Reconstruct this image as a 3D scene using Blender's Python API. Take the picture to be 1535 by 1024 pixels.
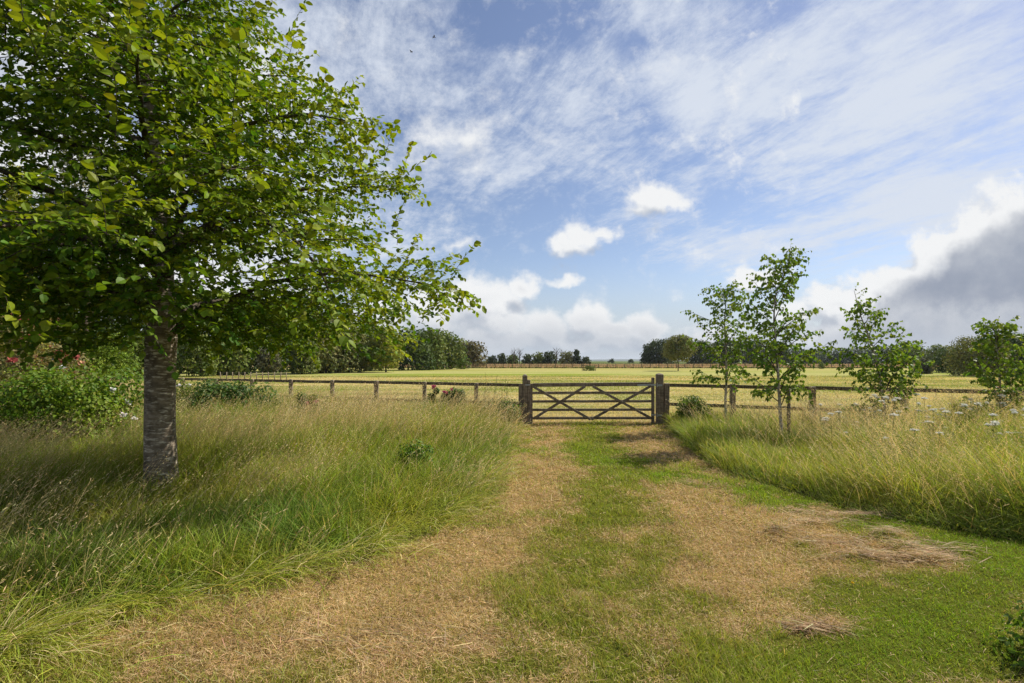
import bpy, math, random
import numpy as np
from mathutils import Vector, Matrix
R = math.radians
for o in list(bpy.data.objects): bpy.data.objects.remove(o)
scene = bpy.context.scene
C = scene.collection
rng = np.random.default_rng(7)
random.seed(7)

# ------------------------------------------------------------------ camera
EYE = 1.83          # eye height (m)
F = 767.0           # focal length in photo pixels (photo 1535 wide -> 18 mm on 36 mm)
HZ = 541.0          # the horizon's row in the photo
cam_d = bpy.data.cameras.new("camera"); cam = bpy.data.objects.new("camera", cam_d); C.objects.link(cam)
cam.location = (0, 0, EYE); cam.rotation_euler = (R(90), 0, 0)
cam_d.sensor_width = 36; cam_d.lens = 36*F/1535; cam_d.shift_y = (HZ-512)/1535
cam_d.clip_start = .05; cam_d.clip_end = 12000
scene.camera = cam
scene.render.resolution_x = 1024; scene.render.resolution_y = 683

# ------------------------------------------------------------------ light
SUN_AZ = 28.0       # degrees from +X towards +Y : sun to the right and a little ahead
SUN_EL = 44.0
sv = Vector((math.cos(R(SUN_EL))*math.cos(R(SUN_AZ)), math.cos(R(SUN_EL))*math.sin(R(SUN_AZ)), math.sin(R(SUN_EL))))
sd = bpy.data.lights.new("sun", 'SUN'); sun = bpy.data.objects.new("sun", sd); C.objects.link(sun)
sd.energy = 5.0; sd.angle = R(.55); sd.color = (1, .93, .82)
sun.rotation_euler = sv.to_track_quat('Z', 'Y').to_euler(); sun.location = (30, 10, 40)
scene.view_settings.view_transform = 'Standard'; scene.view_settings.look = 'None'
scene.view_settings.exposure = 0.5; scene.view_settings.gamma = 1
scene.view_settings.use_curve_mapping = False
scene.cycles.max_bounces = 8; scene.cycles.diffuse_bounces = 3; scene.cycles.glossy_bounces = 2
scene.cycles.transmission_bounces = 4; scene.cycles.transparent_max_bounces = 6; scene.cycles.volume_bounces = 0
scene.cycles.sample_clamp_indirect = 6
scene.cycles.use_denoising = True; scene.cycles.denoising_prefilter = 'NONE'

# node helper -----------------------------------------------------------
class NT:
    def __init__(s, tree): s.t = tree; s.n = tree.nodes; s.l = tree.links
    def lk(s, a, b):
        if isinstance(a, bpy.types.NodeSocket): s.l.new(a, b)
        elif a is not None:
            try: b.default_value = a
            except Exception: b.default_value = (*a, 1) if len(a) == 3 else a
    def math(s, op, a, b=None, c=None, clamp=False):
        n = s.n.new('ShaderNodeMath'); n.operation = op; n.use_clamp = clamp
        s.lk(a, n.inputs[0]); s.lk(b, n.inputs[1]); s.lk(c, n.inputs[2]); return n.outputs[0]
    def vmath(s, op, a, b=None, out=0):
        n = s.n.new('ShaderNodeVectorMath'); n.operation = op
        s.lk(a, n.inputs[0]); s.lk(b, n.inputs[1]); return n.outputs['Value' if op in ('DOT_PRODUCT','LENGTH','DISTANCE') else 'Vector']
    def comb(s, x, y, z=0.0):
        n = s.n.new('ShaderNodeCombineXYZ'); s.lk(x, n.inputs[0]); s.lk(y, n.inputs[1]); s.lk(z, n.inputs[2]); return n.outputs[0]
    def sep(s, v):
        n = s.n.new('ShaderNodeSeparateXYZ'); s.lk(v, n.inputs[0]); return n.outputs
    def noise(s, v, scale=5, detail=4, rough=.5, dist=0, lac=2.0, out='Fac'):
        n = s.n.new('ShaderNodeTexNoise'); s.lk(v, n.inputs['Vector'])
        n.inputs['Scale'].default_value = scale; n.inputs['Detail'].default_value = detail
        n.inputs['Roughness'].default_value = rough; n.inputs['Distortion'].default_value = dist
        n.inputs['Lacunarity'].default_value = lac
        return n.outputs[out]
    def ramp(s, v, a, b, lo=0.0, hi=1.0, smooth=True):
        n = s.n.new('ShaderNodeMapRange'); n.interpolation_type = 'SMOOTHSTEP' if smooth else 'LINEAR'; n.clamp = True
        s.lk(v, n.inputs[0]); s.lk(a, n.inputs[1]); s.lk(b, n.inputs[2]); s.lk(lo, n.inputs[3]); s.lk(hi, n.inputs[4]); return n.outputs[0]
    def mix(s, f, a, b, mode='MIX'):
        n = s.n.new('ShaderNodeMix'); n.data_type = 'RGBA'; n.blend_type = mode; n.clamp_factor = True
        s.lk(f, n.inputs[0]); s.lk(a, n.inputs[6]); s.lk(b, n.inputs[7]); return n.outputs[2]

# ------------------------------------------------------------------ world: physical sky plus clouds placed by direction
world = bpy.data.worlds.new("World"); scene.world = world; world.use_nodes = True
W = NT(world.node_tree)
for n in list(W.n): W.n.remove(n)
wout = W.n.new('ShaderNodeOutputWorld'); bg = W.n.new('ShaderNodeBackground'); W.l.new(bg.outputs[0], wout.inputs[0])
SKY = 0.1
bg.inputs[1].default_value = SKY
world.cycles.sampling_method = 'MANUAL'; world.cycles.sample_map_resolution = 512
sky = W.n.new('ShaderNodeTexSky'); sky.sky_type = 'NISHITA'; sky.sun_disc = False
sky.sun_elevation = R(SUN_EL); sky.sun_rotation = R(90-SUN_AZ)
sky.air_density = 1.0; sky.dust_density = .4; sky.ozone_density = 2.0
tc = W.n.new('ShaderNodeTexCoord')
dx, dy, dz = W.sep(tc.outputs['Generated'])
ay = W.math('MAXIMUM', W.math('ABSOLUTE', dy), .05)
u = W.math('DIVIDE', dx, ay); v = W.math('DIVIDE', W.math('MAXIMUM', dz, -.02), ay)
uv = W.comb(u, v)
def U(px): return (px-767)/F
def V(py): return (HZ-py)/F
# cumulus density as a node group so that it can be sampled twice (here and a step towards the sun)
blobs = [ # px, py, rx, ry, thickness
 (655,205,62,46,.55),(715,205,60,42,.5),(640,240,70,35,.35),(700,250,60,35,.3),
 (985,298,58,34,.85),(1012,306,34,22,.7),(955,315,34,20,.5),
 (880,350,46,30,.85),(845,366,44,24,.9),(905,345,30,24,.9),
 (840,423,34,12,.8),(688,364,46,12,.45),
 (715,455,95,55,1.2),(785,432,36,34,1.1),(650,470,90,50,1.0),(560,480,90,50,1.0),(745,480,70,30,1.1),
 (820,492,52,34,1.2),(880,484,44,30,1.2),(915,498,60,22,1.1),(962,490,44,26,1.2),(760,510,130,26,1.1),(900,515,130,22,1.0),
 (1130,415,36,24,1.0),(1110,428,30,16,.8),(1075,505,70,24,.5),
 (1200,470,60,30,.9),(1260,455,80,34,1.1),(1330,425,80,36,.9),(1400,390,60,50,.8),(1470,340,60,50,.8),(1520,305,56,50,.8),
 (1340,472,150,50,.9),(1330,505,200,34,.8),
 (330,150,200,150,.7),(90,60,200,160,1.0),(60,250,260,160,.9),(250,420,300,120,.9),(-200,200,300,300,1.2),
]
grp = bpy.data.node_groups.new("cumulus", 'ShaderNodeTree')
grp.interface.new_socket(name="uv", in_out='INPUT', socket_type='NodeSocketVector')
grp.interface.new_socket(name="D", in_out='OUTPUT', socket_type='NodeSocketFloat')
grp.interface.new_socket(name="smooth", in_out='OUTPUT', socket_type='NodeSocketFloat')
G = NT(grp); gi = G.n.new('NodeGroupInput'); go = G.n.new('NodeGroupOutput')
warp = G.noise(gi.outputs[0], scale=9, detail=4, rough=.6, out='Color')
wv = G.vmath('MULTIPLY', G.vmath('SUBTRACT', warp, (.5,.5,.5)), (.11,.085,0))
p = G.vmath('ADD', gi.outputs[0], wv)
acc = None
for (bx, by, rx, ry, h) in blobs:
    q = G.vmath('MULTIPLY', G.vmath('SUBTRACT', p, (U(bx), V(by), 0)), (F/rx, F/ry, 0))
    d = G.vmath('LENGTH', q)
    val = G.math('MULTIPLY_ADD', d, -h, h)
    acc = val if acc is None else G.math('SMOOTH_MAX', acc, val, .12)
# the storm cloud: everything below a slanting, billowing top edge
ex, ey = U(1560)-U(1250), V(262)-V(452); el_ = math.hypot(ex, ey); nx0, ny0 = ey/el_, -ex/el_
dl = G.vmath('DOT_PRODUCT', G.vmath('SUBTRACT', p, (U(1250), V(452), 0)), (nx0, ny0, 0))
storm = G.math('MULTIPLY', G.math('MINIMUM', G.math('MULTIPLY', dl, 38.0), 2.6), G.ramp(G.sep(p)[0], U(1190), U(1300)))
acc = G.math('SMOOTH_MAX', acc, storm, .15)
n1 = G.noise(gi.outputs[0], scale=13, detail=7, rough=.66)
n0 = G.noise(gi.outputs[0], scale=11, detail=3, rough=.55)
G.l.new(G.math('ADD', acc, G.math('MULTIPLY', G.math('SUBTRACT', n0, .5), .55)), go.inputs[1])
acc = G.math('ADD', acc, G.math('MULTIPLY', G.math('SUBTRACT', n1, .5), 1.5))
G.l.new(acc, go.inputs[0])
def cum(vec):
    n = W.n.new('ShaderNodeGroup'); n.node_tree = grp; W.lk(vec, n.inputs[0]); return n.outputs
D0, E0 = cum(uv)
D1, E1 = cum(W.vmath('ADD', uv, (.014, .034, 0)))
soft = W.ramp(u, U(600), U(1250), .70, .42)
cmask = W.ramp(D0, .0, soft)
shade = W.ramp(W.math('SUBTRACT', E1, E0), -.05, .75)       # the side turned away from the sun
fine = W.ramp(W.math('SUBTRACT', D0, D1), -.55, .25)         # billows
core = W.math('MULTIPLY', W.ramp(E0, .70, 2.3), W.ramp(W.math('ADD', v, W.math('MULTIPLY', W.math('SUBTRACT', E0, D0), .05)), V(478), V(440), .66, 1))                                 # thick cloud lets little light through
ccol = W.mix(fine, (.66,.70,.77,1), (.97,.98,.99,1))
ccol = W.mix(W.math('MULTIPLY', shade, .85), ccol, (.46,.51,.60,1))
ccol = W.mix(W.math('MULTIPLY', core, W.ramp(n_core := W.noise(uv, scale=5, detail=5, rough=.55), .25, .65, .62, 1.0)), ccol, (.33,.375,.47,1))
ccol = W.mix(W.math('MULTIPLY', W.ramp(v, V(455), V(515), 0, .6), W.ramp(E0, .2, .8, .4, 1)), ccol, (.48,.52,.60,1))
# cirrus : noise stretched along one wind direction in the plane of the high cloud
hz = W.math('ADD', W.math('MAXIMUM', dz, 0), .10)
qx = W.math('DIVIDE', dx, hz); qy = W.math('DIVIDE', dy, hz)
a0 = math.atan2(1, -.42); ca, sa = math.cos(a0), math.sin(a0)
s_ = W.math('ADD', W.math('MULTIPLY', qx, ca), W.math('MULTIPLY', qy, sa))
t_ = W.math('SUBTRACT', W.math('MULTIPLY', qy, ca), W.math('MULTIPLY', qx, sa))
big = W.noise(W.comb(W.math('MULTIPLY', s_, .55), t_, 3.1), scale=.85, detail=3, rough=.5, dist=.4)
fib = W.noise(W.comb(W.math('MULTIPLY', s_, .30), t_, 7.7), scale=3.4, detail=8, rough=.66, dist=.6)
rip = W.noise(W.comb(W.math('MULTIPLY', s_, 1.0), W.math('MULTIPLY', t_, 1.3), 1.7), scale=8.5, detail=7, rough=.72, dist=.2)
c1 = W.math('ADD', W.math('MULTIPLY', big, .9), W.math('ADD', W.math('MULTIPLY', fib, .80), W.math('MULTIPLY', rip, .55)))
# broad placement of the veils and the blue openings
def spot(px, py, rx, ry, amp):
    q = W.vmath('MULTIPLY', W.vmath('SUBTRACT', uv, (U(px), V(py), 0)), (F/rx, F/ry, 0))
    return W.math('MULTIPLY', W.ramp(W.vmath('LENGTH', q), 1.0, .0), amp)
veil = c1
for a in [(1400,180,420,260,.26),(1080,120,190,130,.18),(600,110,200,120,.16),(800,250,160,70,.10),(780,30,150,60,-.22),(930,60,120,50,-.14),
          (860,420,260,70,-.30),(1090,300,70,60,-.16),(1010,440,200,60,-.30),(840,300,110,50,-.12),(480,330,200,120,.1),(1400,300,260,80,.16),(990,200,60,80,-.14)]:
    veil = W.math('ADD', veil, spot(*a))
cm = W.ramp(veil, 1.02, 1.42, .03, .95)
base = W.mix(1.0, sky.outputs[0], (.86,.80,.83,1), 'MULTIPLY')
S = 1/SKY
def sc(col, k): return W.mix(1.0, col, (k,k,k,1), 'MULTIPLY')
# horizon milkiness
c = W.mix(cm, base, (.50*S,.54*S,.61*S,1))
c = W.mix(W.ramp(v, V(380), V(530), 0, .8), c, (.36*S,.41*S,.47*S,1))
c = W.mix(cmask, c, sc(ccol, .655*S))
c = W.mix(W.ramp(v, V(488), V(541), 0, .6), c, (.35*S,.395*S,.455*S,1))
W.l.new(c, bg.inputs[0])

# ================================================================== helpers
def gpt(px, py):
    Y = EYE*F/(py-HZ); return ((px-767)/F*Y, Y)
def wpt(px, py, Y):
    return Vector(((px-767)/F*Y, Y, EYE-(py-HZ)/F*Y))
def ground_px(x, y):
    return 767+F*x/y, HZ+EYE*F/y

def make_mesh(name, V_, faces, mat, parent=None, col=None, smooth=False, loc=(0,0,0)):
    """V_ (n,3) array, faces: list of (m,k) int arrays"""
    me = bpy.data.meshes.new(name)
    V_ = np.asarray(V_, np.float32)
    me.vertices.add(len(V_)); me.vertices.foreach_set('co', V_.ravel())
    tot = sum(f.size for f in faces); npoly = sum(len(f) for f in faces)
    me.loops.add(tot); me.polygons.add(npoly)
    me.loops.foreach_set('vertex_index', np.concatenate([f.ravel() for f in faces]).astype(np.int32))
    lt = np.concatenate([np.full(len(f), f.shape[1], np.int32) for f in faces])
    ls = np.zeros(npoly, np.int32); ls[1:] = np.cumsum(lt)[:-1]
    me.polygons.foreach_set('loop_start', ls)
    me.polygons.foreach_set('use_smooth', np.full(npoly, smooth))
    if col is not None:
        at = me.color_attributes.new('col', 'FLOAT_COLOR', 'POINT')
        c4 = np.ones((len(V_), 4), np.float32); c4[:, :3] = col
        at.data.foreach_set('color', c4.ravel())
    me.update(calc_edges=True); me.validate()
    if mat: me.materials.append(mat)
    o = bpy.data.objects.new(name, me); C.objects.link(o); o.location = loc
    if parent: o.parent = parent
    return o
def empty(name, loc=(0,0,0), rz=0):
    o = bpy.data.objects.new(name, None); C.objects.link(o); o.location = loc; o.rotation_euler[2] = rz
    o.empty_display_size = .2
    return o
def tag(o, label=None, cat=None, group=None, kind=None):
    if label: o['label'] = label
    if cat: o['category'] = cat
    if group: o['group'] = group
    if kind: o['kind'] = kind
    return o

class MB:                                   # collects solid pieces into one mesh
    def __init__(s): s.v = []; s.f4 = []; s.f3 = []; s.n = 0; s.c = []
    def add(s, v, f4=None, f3=None, c=None):
        v = np.asarray(v, float)
        if f4 is not None and len(f4): s.f4.append(np.asarray(f4)+s.n)
        if f3 is not None and len(f3): s.f3.append(np.asarray(f3)+s.n)
        s.v.append(v); s.n += len(v)
        s.c.append(np.tile(np.asarray(c if c is not None else (.5,.5,.5), float), (len(v), 1)) if c is None or np.ndim(c) == 1 else c)
    def beam(s, a, b, w, h, up=(0,0,1), bev=.008, wob=.0):
        a = Vector(a); b = Vector(b); d = (b-a); L = d.length; d.normalize()
        up = Vector(up); sd_ = d.cross(up).normalized(); u_ = sd_.cross(d).normalized()
        bev = min(bev, w*.3, h*.3)
        prof = [(-w/2+bev,-h/2),(w/2-bev,-h/2),(w/2,-h/2+bev),(w/2,h/2-bev),(w/2-bev,h/2),(-w/2+bev,h/2),(-w/2,h/2-bev),(-w/2,-h/2+bev)]
        n = max(2, int(L/.35)+1) if wob else 2
        vs = []
        ts = [0]+list(np.linspace(0,1,n))+[1]
        for i, t in enumerate(ts):
            k = .8 if i in (0, len(ts)-1) else 1
            c = a+d*(L*t)
            if i == 1: c = a+d*bev
            if i == len(ts)-2: c = b-d*bev
            off = sd_*random.uniform(-wob,wob)+u_*random.uniform(-wob,wob)
            for (x,y) in prof: vs.append(c+off+sd_*x*k+u_*y*k)
        f = []
        for i in range(len(ts)-1):
            for j in range(8): f.append((i*8+j, i*8+(j+1)%8, (i+1)*8+(j+1)%8, (i+1)*8+j))
        m = len(vs); caps3 = []
        for base, rev in ((0,1),(m-8,0)):
            for j in range(1,7):
                t3 = (base, base+j, base+j+1); caps3.append(t3[::-1] if rev else t3)
        s.add([tuple(v_) for v_ in vs], f, caps3)
    def tube(s, pts, rad, n=8, c=None, cap=True):
        P_ = np.asarray([tuple(p_) for p_ in pts], float); m = len(P_)
        T = np.gradient(P_, axis=0); T /= np.linalg.norm(T, axis=1)[:, None]+1e-9
        ref = np.array([0.,0.,1.]) if abs(T[0][2]) < .8 else np.array([1.,0.,0.])
        A = np.cross(T, ref); A /= np.linalg.norm(A, axis=1)[:, None]+1e-9
        B = np.cross(T, A)
        an = np.arange(n)*2*np.pi/n
        rad = np.broadcast_to(np.asarray(rad, float), (m,)) if np.ndim(rad) < 2 else rad
        rr = rad[:, None] if np.ndim(rad) == 1 else rad
        v_ = P_[:, None, :]+rr[..., None]*(np.cos(an)[None, :, None]*A[:, None, :]+np.sin(an)[None, :, None]*B[:, None, :])
        i = np.arange(m-1)[:, None]*n; j = np.arange(n)[None, :]; j2 = (j+1) % n
        f = np.stack([i+j, i+j2, i+n+j2, i+n+j], -1).reshape(-1, 4)
        f3 = []
        if cap:
            b0 = (m-1)*n; f3 = [(b0, b0+k, b0+k+1) for k in range(1, n-1)]+[(0, k+1, k) for k in range(1, n-1)]
        s.add(v_.reshape(-1, 3), f, f3, c)
    def build(s, name, mat, parent=None, smooth=False, loc=(0,0,0)):
        fs = []
        if s.f4: fs.append(np.concatenate(s.f4))
        if s.f3: fs.append(np.concatenate(s.f3))
        return make_mesh(name, np.concatenate(s.v), fs, mat, parent, np.concatenate(s.c), smooth, loc)

def hash2(ix, iy, seed):
    h = (ix.astype(np.int64)*374761393+iy.astype(np.int64)*668265263+seed*1442695041) & 0xffffffff
    h = ((h ^ (h >> 13))*1274126177) & 0xffffffff
    return ((h ^ (h >> 16)) & 0xffff)/65535.
def vnoise(x, y, freq, seed=0, oct=3):
    x = np.asarray(x, float)*freq; y = np.asarray(y, float)*freq; out = 0; amp = 1; tot = 0
    for k in range(oct):
        ix = np.floor(x); iy = np.floor(y); fx = x-ix; fy = y-iy
        fx = fx*fx*(3-2*fx); fy = fy*fy*(3-2*fy)
        a = hash2(ix, iy, seed+k); b = hash2(ix+1, iy, seed+k); c_ = hash2(ix, iy+1, seed+k); d = hash2(ix+1, iy+1, seed+k)
        out = out+amp*((a*(1-fx)+b*fx)*(1-fy)+(c_*(1-fx)+d*fx)*fy); tot += amp
        amp *= .5; x = x*2+17.3; y = y*2+9.1
    return out/tot

# ================================================================== materials
def new_mat(name):
    m = bpy.data.materials.new(name); m.use_nodes = True; t = NT(m.node_tree)
    for n in list(t.n): t.n.remove(n)
    out = t.n.new('ShaderNodeOutputMaterial'); return m, t, out
def leafy(name, trans=.35, rough=.5, spec=.3, tint=(1.25,1.2,.55), gain=1.0):
    m, t, out = new_mat(name)
    at = t.n.new('ShaderNodeAttribute'); at.attribute_name = 'col'
    c0 = t.mix(1.0, at.outputs[0], (gain,gain,gain,1), 'MULTIPLY')
    pb = t.n.new('ShaderNodeBsdfPrincipled'); t.l.new(c0, pb.inputs['Base Color'])
    pb.inputs['Roughness'].default_value = rough; pb.inputs['Specular IOR Level'].default_value = spec
    tr = t.n.new('ShaderNodeBsdfTranslucent'); t.l.new(t.mix(1.0, c0, (*tint, 1), 'MULTIPLY'), tr.inputs[0])
    mx = t.n.new('ShaderNodeMixShader'); mx.inputs[0].default_value = trans
    t.l.new(pb.outputs[0], mx.inputs[1]); t.l.new(tr.outputs[0], mx.inputs[2]); t.l.new(mx.outputs[0], out.inputs[0])
    return m
M = {}
M['leaf'] = leafy('tree_leaf', .42, .52, .22)
M['leaf_far'] = leafy('far_foliage', .25, .6, .15, (1.1,1.1,.6))
M['grass'] = leafy('grass_blade', .38, .6, .12, (1.2,1.15,.6))
M['straw'] = leafy('dry_grass', .34, .6, .12, (1.1,1.0,.8))
M['petal'] = leafy('petal', .3, .6, .2, (1,1,1))
def bark(name, c1, c2, c3, sc=(7,7,42), bump=.5, lo=.45, hi=.62):
    m, t, out = new_mat(name)
    tcn = t.n.new('ShaderNodeTexCoord')
    p_ = t.vmath('MULTIPLY', tcn.outputs['Object'], sc)
    n1_ = t.noise(p_, 1, 7, .62, .35)
    n2_ = t.noise(tcn.outputs['Object'], 9, 5, .6)
    n3_ = t.noise(t.vmath('MULTIPLY', tcn.outputs['Object'], (2.2, 2.2, 1.1)), 1, 4, .6, .8)
    c_ = t.mix(t.ramp(n2_, .3, .7), (*c1, 1), (*c2, 1))
    c_ = t.mix(t.math('MULTIPLY', t.ramp(n1_, lo, hi), t.ramp(n3_, .30, .62, .12, 1.0)), c_, (*c3, 1))
    pb = t.n.new('ShaderNodeBsdfPrincipled'); t.l.new(c_, pb.inputs['Base Color']); pb.inputs['Roughness'].default_value = .85
    pb.inputs['Specular IOR Level'].default_value = .2
    b = t.n.new('ShaderNodeBump'); b.inputs['Strength'].default_value = bump; b.inputs['Distance'].default_value = .02
    t.l.new(t.math('ADD', n1_, t.math('MULTIPLY', n2_, .6)), b.inputs['Height']); t.l.new(b.outputs[0], pb.inputs['Normal'])
    t.l.new(pb.outputs[0], out.inputs[0]); return m
M['bark'] = bark('cherry_bark', (.10,.080,.056), (.25,.20,.145), (.64,.58,.47), (8,8,34), .35, .50, .62)
M['birch'] = bark('birch_bark', (.22,.17,.13), (.42,.36,.30), (.62,.57,.50), (12,12,50), .3)
M['twig'] = bark('branch_bark', (.045,.034,.025), (.09,.07,.05), (.14,.12,.09), (20,20,20), .3)
def wood(name, c1, c2, c3):
    m, t, out = new_mat(name)
    tcn = t.n.new('ShaderNodeTexCoord'); g = t.n.new('ShaderNodeNewGeometry')
    n1_ = t.noise(t.vmath('MULTIPLY', tcn.outputs['Object'], (3, 30, 30)), 1, 6, .65, .4)
    n1b = t.noise(t.vmath('MULTIPLY', tcn.outputs['Object'], (45, 45, 3)), 1, 6, .65, .4)
    n2_ = t.noise(tcn.outputs['Object'], 5, 5, .65)
    n3_ = t.noise(tcn.outputs['Object'], 22, 4, .6)
    c_ = t.mix(t.ramp(t.math('ADD', n1b, n1_), .8, 1.2), (*c1, 1), (*c2, 1))
    nz = t.sep(g.outputs['Normal'])[2]
    up_ = t.math('ADD', t.math('MULTIPLY', nz, .35), n2_)
    c_ = t.mix(t.math('MULTIPLY', t.ramp(up_, .52, .8), t.ramp(n3_, .35, .65)), c_, (*c3, 1))
    pb = t.n.new('ShaderNodeBsdfPrincipled'); t.l.new(c_, pb.inputs['Base Color']); pb.inputs['Roughness'].default_value = .85
    pb.inputs['Specular IOR Level'].default_value = .2
    b = t.n.new('ShaderNodeBump'); b.inputs['Strength'].default_value = .6; b.inputs['Distance'].default_value = .01
    t.l.new(t.math('ADD', n1b, n3_), b.inputs['Height']); t.l.new(b.outputs[0], pb.inputs['Normal'])
    t.l.new(pb.outputs[0], out.inputs[0]); return m
M['wood'] = wood('weathered_oak', (.11,.083,.058), (.29,.225,.16), (.33,.30,.20))
M['wood_dark'] = wood('mossy_rail', (.080,.060,.040), (.18,.14,.09), (.24,.23,.12))
def plain(name, c, rough=.5, metal=0):
    m, t, out = new_mat(name)
    tcn = t.n.new('ShaderNodeTexCoord'); n = t.noise(tcn.outputs['Object'], 30, 4, .6)
    pb = t.n.new('ShaderNodeBsdfPrincipled'); t.l.new(t.mix(n, (*[x*.75 for x in c], 1), (*[min(1, x*1.2) for x in c], 1)), pb.inputs['Base Color'])
    pb.inputs['Roughness'].default_value = rough; pb.inputs['Metallic'].default_value = metal
    t.l.new(pb.outputs[0], out.inputs[0]); return m
M['steel'] = plain('galvanised_steel', (.42,.43,.44), .45, .8)
M['wire'] = plain('fence_wire', (.16,.15,.14), .6, .3)
M['rubber'] = plain('black_rubber', (.02,.02,.02), .7)
M['bird'] = plain('bird_feathers', (.03,.03,.03), .8)

# ================================================================== layout of the ground
LB = np.array([(636,782),(650,768),(665,765),(690,762),(720,748),(760,705),(800,640),(835,540),(870,410),(895,290),(925,170),(960,80),(1010,-20),(1100,-200)], float)  # py, px of the left meadow's edge
RB = np.array([(1000,636),(1012,652),(1045,682),(1080,706),(1130,724),(1200,740),(1300,767),(1400,789),(1535,812),(1750,850),(2200,960)], float)   # px, py of the right meadow's edge
TAN = [(822,652,30,22,.8),(815,700,62,30,.9),(775,752,62,46,.95),(700,815,95,46,.9),(560,880,170,55,.8),(450,960,220,70,.85),(250,960,120,60,.5),(650,960,130,60,.5),
       (955,650,42,16,.8),(1005,682,60,20,.9),(1050,745,62,34,.95),(1085,800,85,50,.9),(1130,870,90,60,.8),(1130,950,110,50,.45),(1220,775,110,26,.75),(1320,812,120,30,.62),(1400,848,80,22,.7),(1210,945,60,14,.6),(960,930,60,60,.35)]
GRN = [(895,650,36,28,.6),(902,760,40,75,.55),(880,850,50,60,.36),(890,1000,130,60,.42),(820,900,30,50,.25),(970,890,40,30,.2),
       (830,676,70,9,.7),(930,690,60,12,.9),(1010,714,70,12,.9),(1110,735,70,12,.9),(1210,752,90,12,1),(1320,782,90,14,1),(1440,812,100,18,1),(1530,850,90,40,.9),
       (1400,940,190,80,1.0),(1250,1000,160,50,.5),(1060,850,24,60,.15),(1350,775,60,12,.6)]
def gsum(px, py, L):
    s_ = 0
    for (a, b, rx, ry, k) in L: s_ = s_+k*np.exp(-(((px-a)/rx)**2+((py-b)/ry)**2))
    return s_
def dry_at(x, y):
    px = 767+F*x/y; py = HZ+EYE*F/y
    n = vnoise(x, y, 1.3, 3, 4)-.5; n2_ = vnoise(x, y, 5, 9, 3)-.5
    px = px+n*60; py = py+n2_*10
    n3_ = vnoise(x, y, 2.6, 77, 3)-.5
    d = .36+.95*np.minimum(gsum(px, py, TAN), 1.1)-.95*np.minimum(gsum(px, py, GRN), 1.1)+n*.7+n2_*1.6+n3_*1.1
    return np.clip(d, 0, 1)
def fence_y(x):     # the line of the fence
    return np.where(x < .4, 14.95-(x-.4)*.3788, 14.9-.507*(x-4.5)*(x > 4.5))
def zone(x, y, jit=0):
    """0 mown track, 1 left meadow, 2 right meadow, 3 field beyond"""
    px = 767+F*x/y; py = HZ+EYE*F/y
    w = (vnoise(x, y, 1.1, 21, 3)-.5)
    left = px < np.interp(py, LB[:, 0], LB[:, 1])+w*jit*500/y
    right = (px > 1000) & (py < np.interp(px, RB[:, 0], RB[:, 1])+w*jit*90/y)
    z = np.zeros(np.shape(x), int)
    z[left] = 1; z[right] = 2
    z[y > fence_y(x)+.35] = 3
    return z
def gz(x, y):       # ground relief
    x = np.asarray(x, float); y = np.asarray(y, float)
    near = np.clip((30-y)/12, 0, 1)
    z = (vnoise(x, y, .45, 5, 3)-.5)*.10+(vnoise(x, y, 3.2, 6, 3)-.5)*.05
    px = 767+F*x/np.maximum(y, .5); py = HZ+EYE*F/np.maximum(y, .5)
    z = z+near*.07*np.minimum(gsum(px, py, [(1325,806,22,8,1.2),(1352,830,20,6,.9),(1165,800,20,7,.6),(1230,790,50,5,.4),(1290,775,50,4,.5),(1380,845,50,4,.5),(1290,838,40,4,.4)]), 1)
    return z*near

# ground sheet ------------------------------------------------------
xs = np.concatenate([-np.geomspace(6000, 14, 46), np.arange(-13.9, 14, .11), np.geomspace(14, 6000, 46)])
ys = np.concatenate([-np.geomspace(300, 2, 8), np.arange(-1.5, 1.2, .5), np.arange(1.3, 20, .11), np.geomspace(20.2, 6500, 90)])
GX, GY = np.meshgrid(xs, ys)
gx, gy = GX.ravel(), GY.ravel()
gyc = np.maximum(gy, 1.0)
Zg = gz(gx, gyc)
d_ = dry_at(gx, gyc); zn = zone(gx, gyc)
near = np.stack([.135+.265*d_, .148+.127*d_, .024+.070*d_], 1)
near[zn == 1] = (.10,.10,.03); near[zn == 2] = (.10,.105,.03)
tex_ = (.75+.5*vnoise(gx, gy, 9, 31, 2))[:, None]
near = near*tex_*.72
nx_, ny_ = len(xs), len(ys)
ii = (np.arange(ny_-1)[:, None]*nx_+np.arange(nx_-1)[None, :]).ravel()
gf = np.stack([ii, ii+1, ii+nx_+1, ii+nx_], 1)
mg, t, out = new_mat('ground_cover')
at = t.n.new('ShaderNodeAttribute'); at.attribute_name = 'col'
tcn = t.n.new('ShaderNodeTexCoord'); px_, py_, pz_ = t.sep(tcn.outputs['Object'])
b1 = t.noise(t.vmath('MULTIPLY', tcn.outputs['Object'], (.020, .085, 1)), 1, 5, .6, .6)
b2 = t.noise(t.vmath('MULTIPLY', tcn.outputs['Object'], (.25, .6, 1)), 1, 6, .65)
b3 = t.noise(tcn.outputs['Object'], 14, 5, .7)
row = t.math('SINE', t.math('ADD', t.math('MULTIPLY', py_, .50), t.math('MULTIPLY', b2, 3.0)))
fm = t.math('ADD', t.math('ADD', b1, t.math('MULTIPLY', b2, .5)), t.math('MULTIPLY', row, .05))
fcol = t.mix(t.ramp(fm, .62, .80), (.25,.29,.055,1), (.56,.48,.24,1))
fcol = t.mix(t.ramp(py_, 24, 15.5, 0, .75), fcol, (.36,.28,.12,1))
fcol = t.mix(t.math('MULTIPLY', t.ramp(py_, 45, 70), .5), fcol, (.24,.29,.045,1))
fcol = t.mix(t.math('MULTIPLY', t.ramp(py_, 80, 105), .55), fcol, (.42,.36,.13,1))
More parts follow.
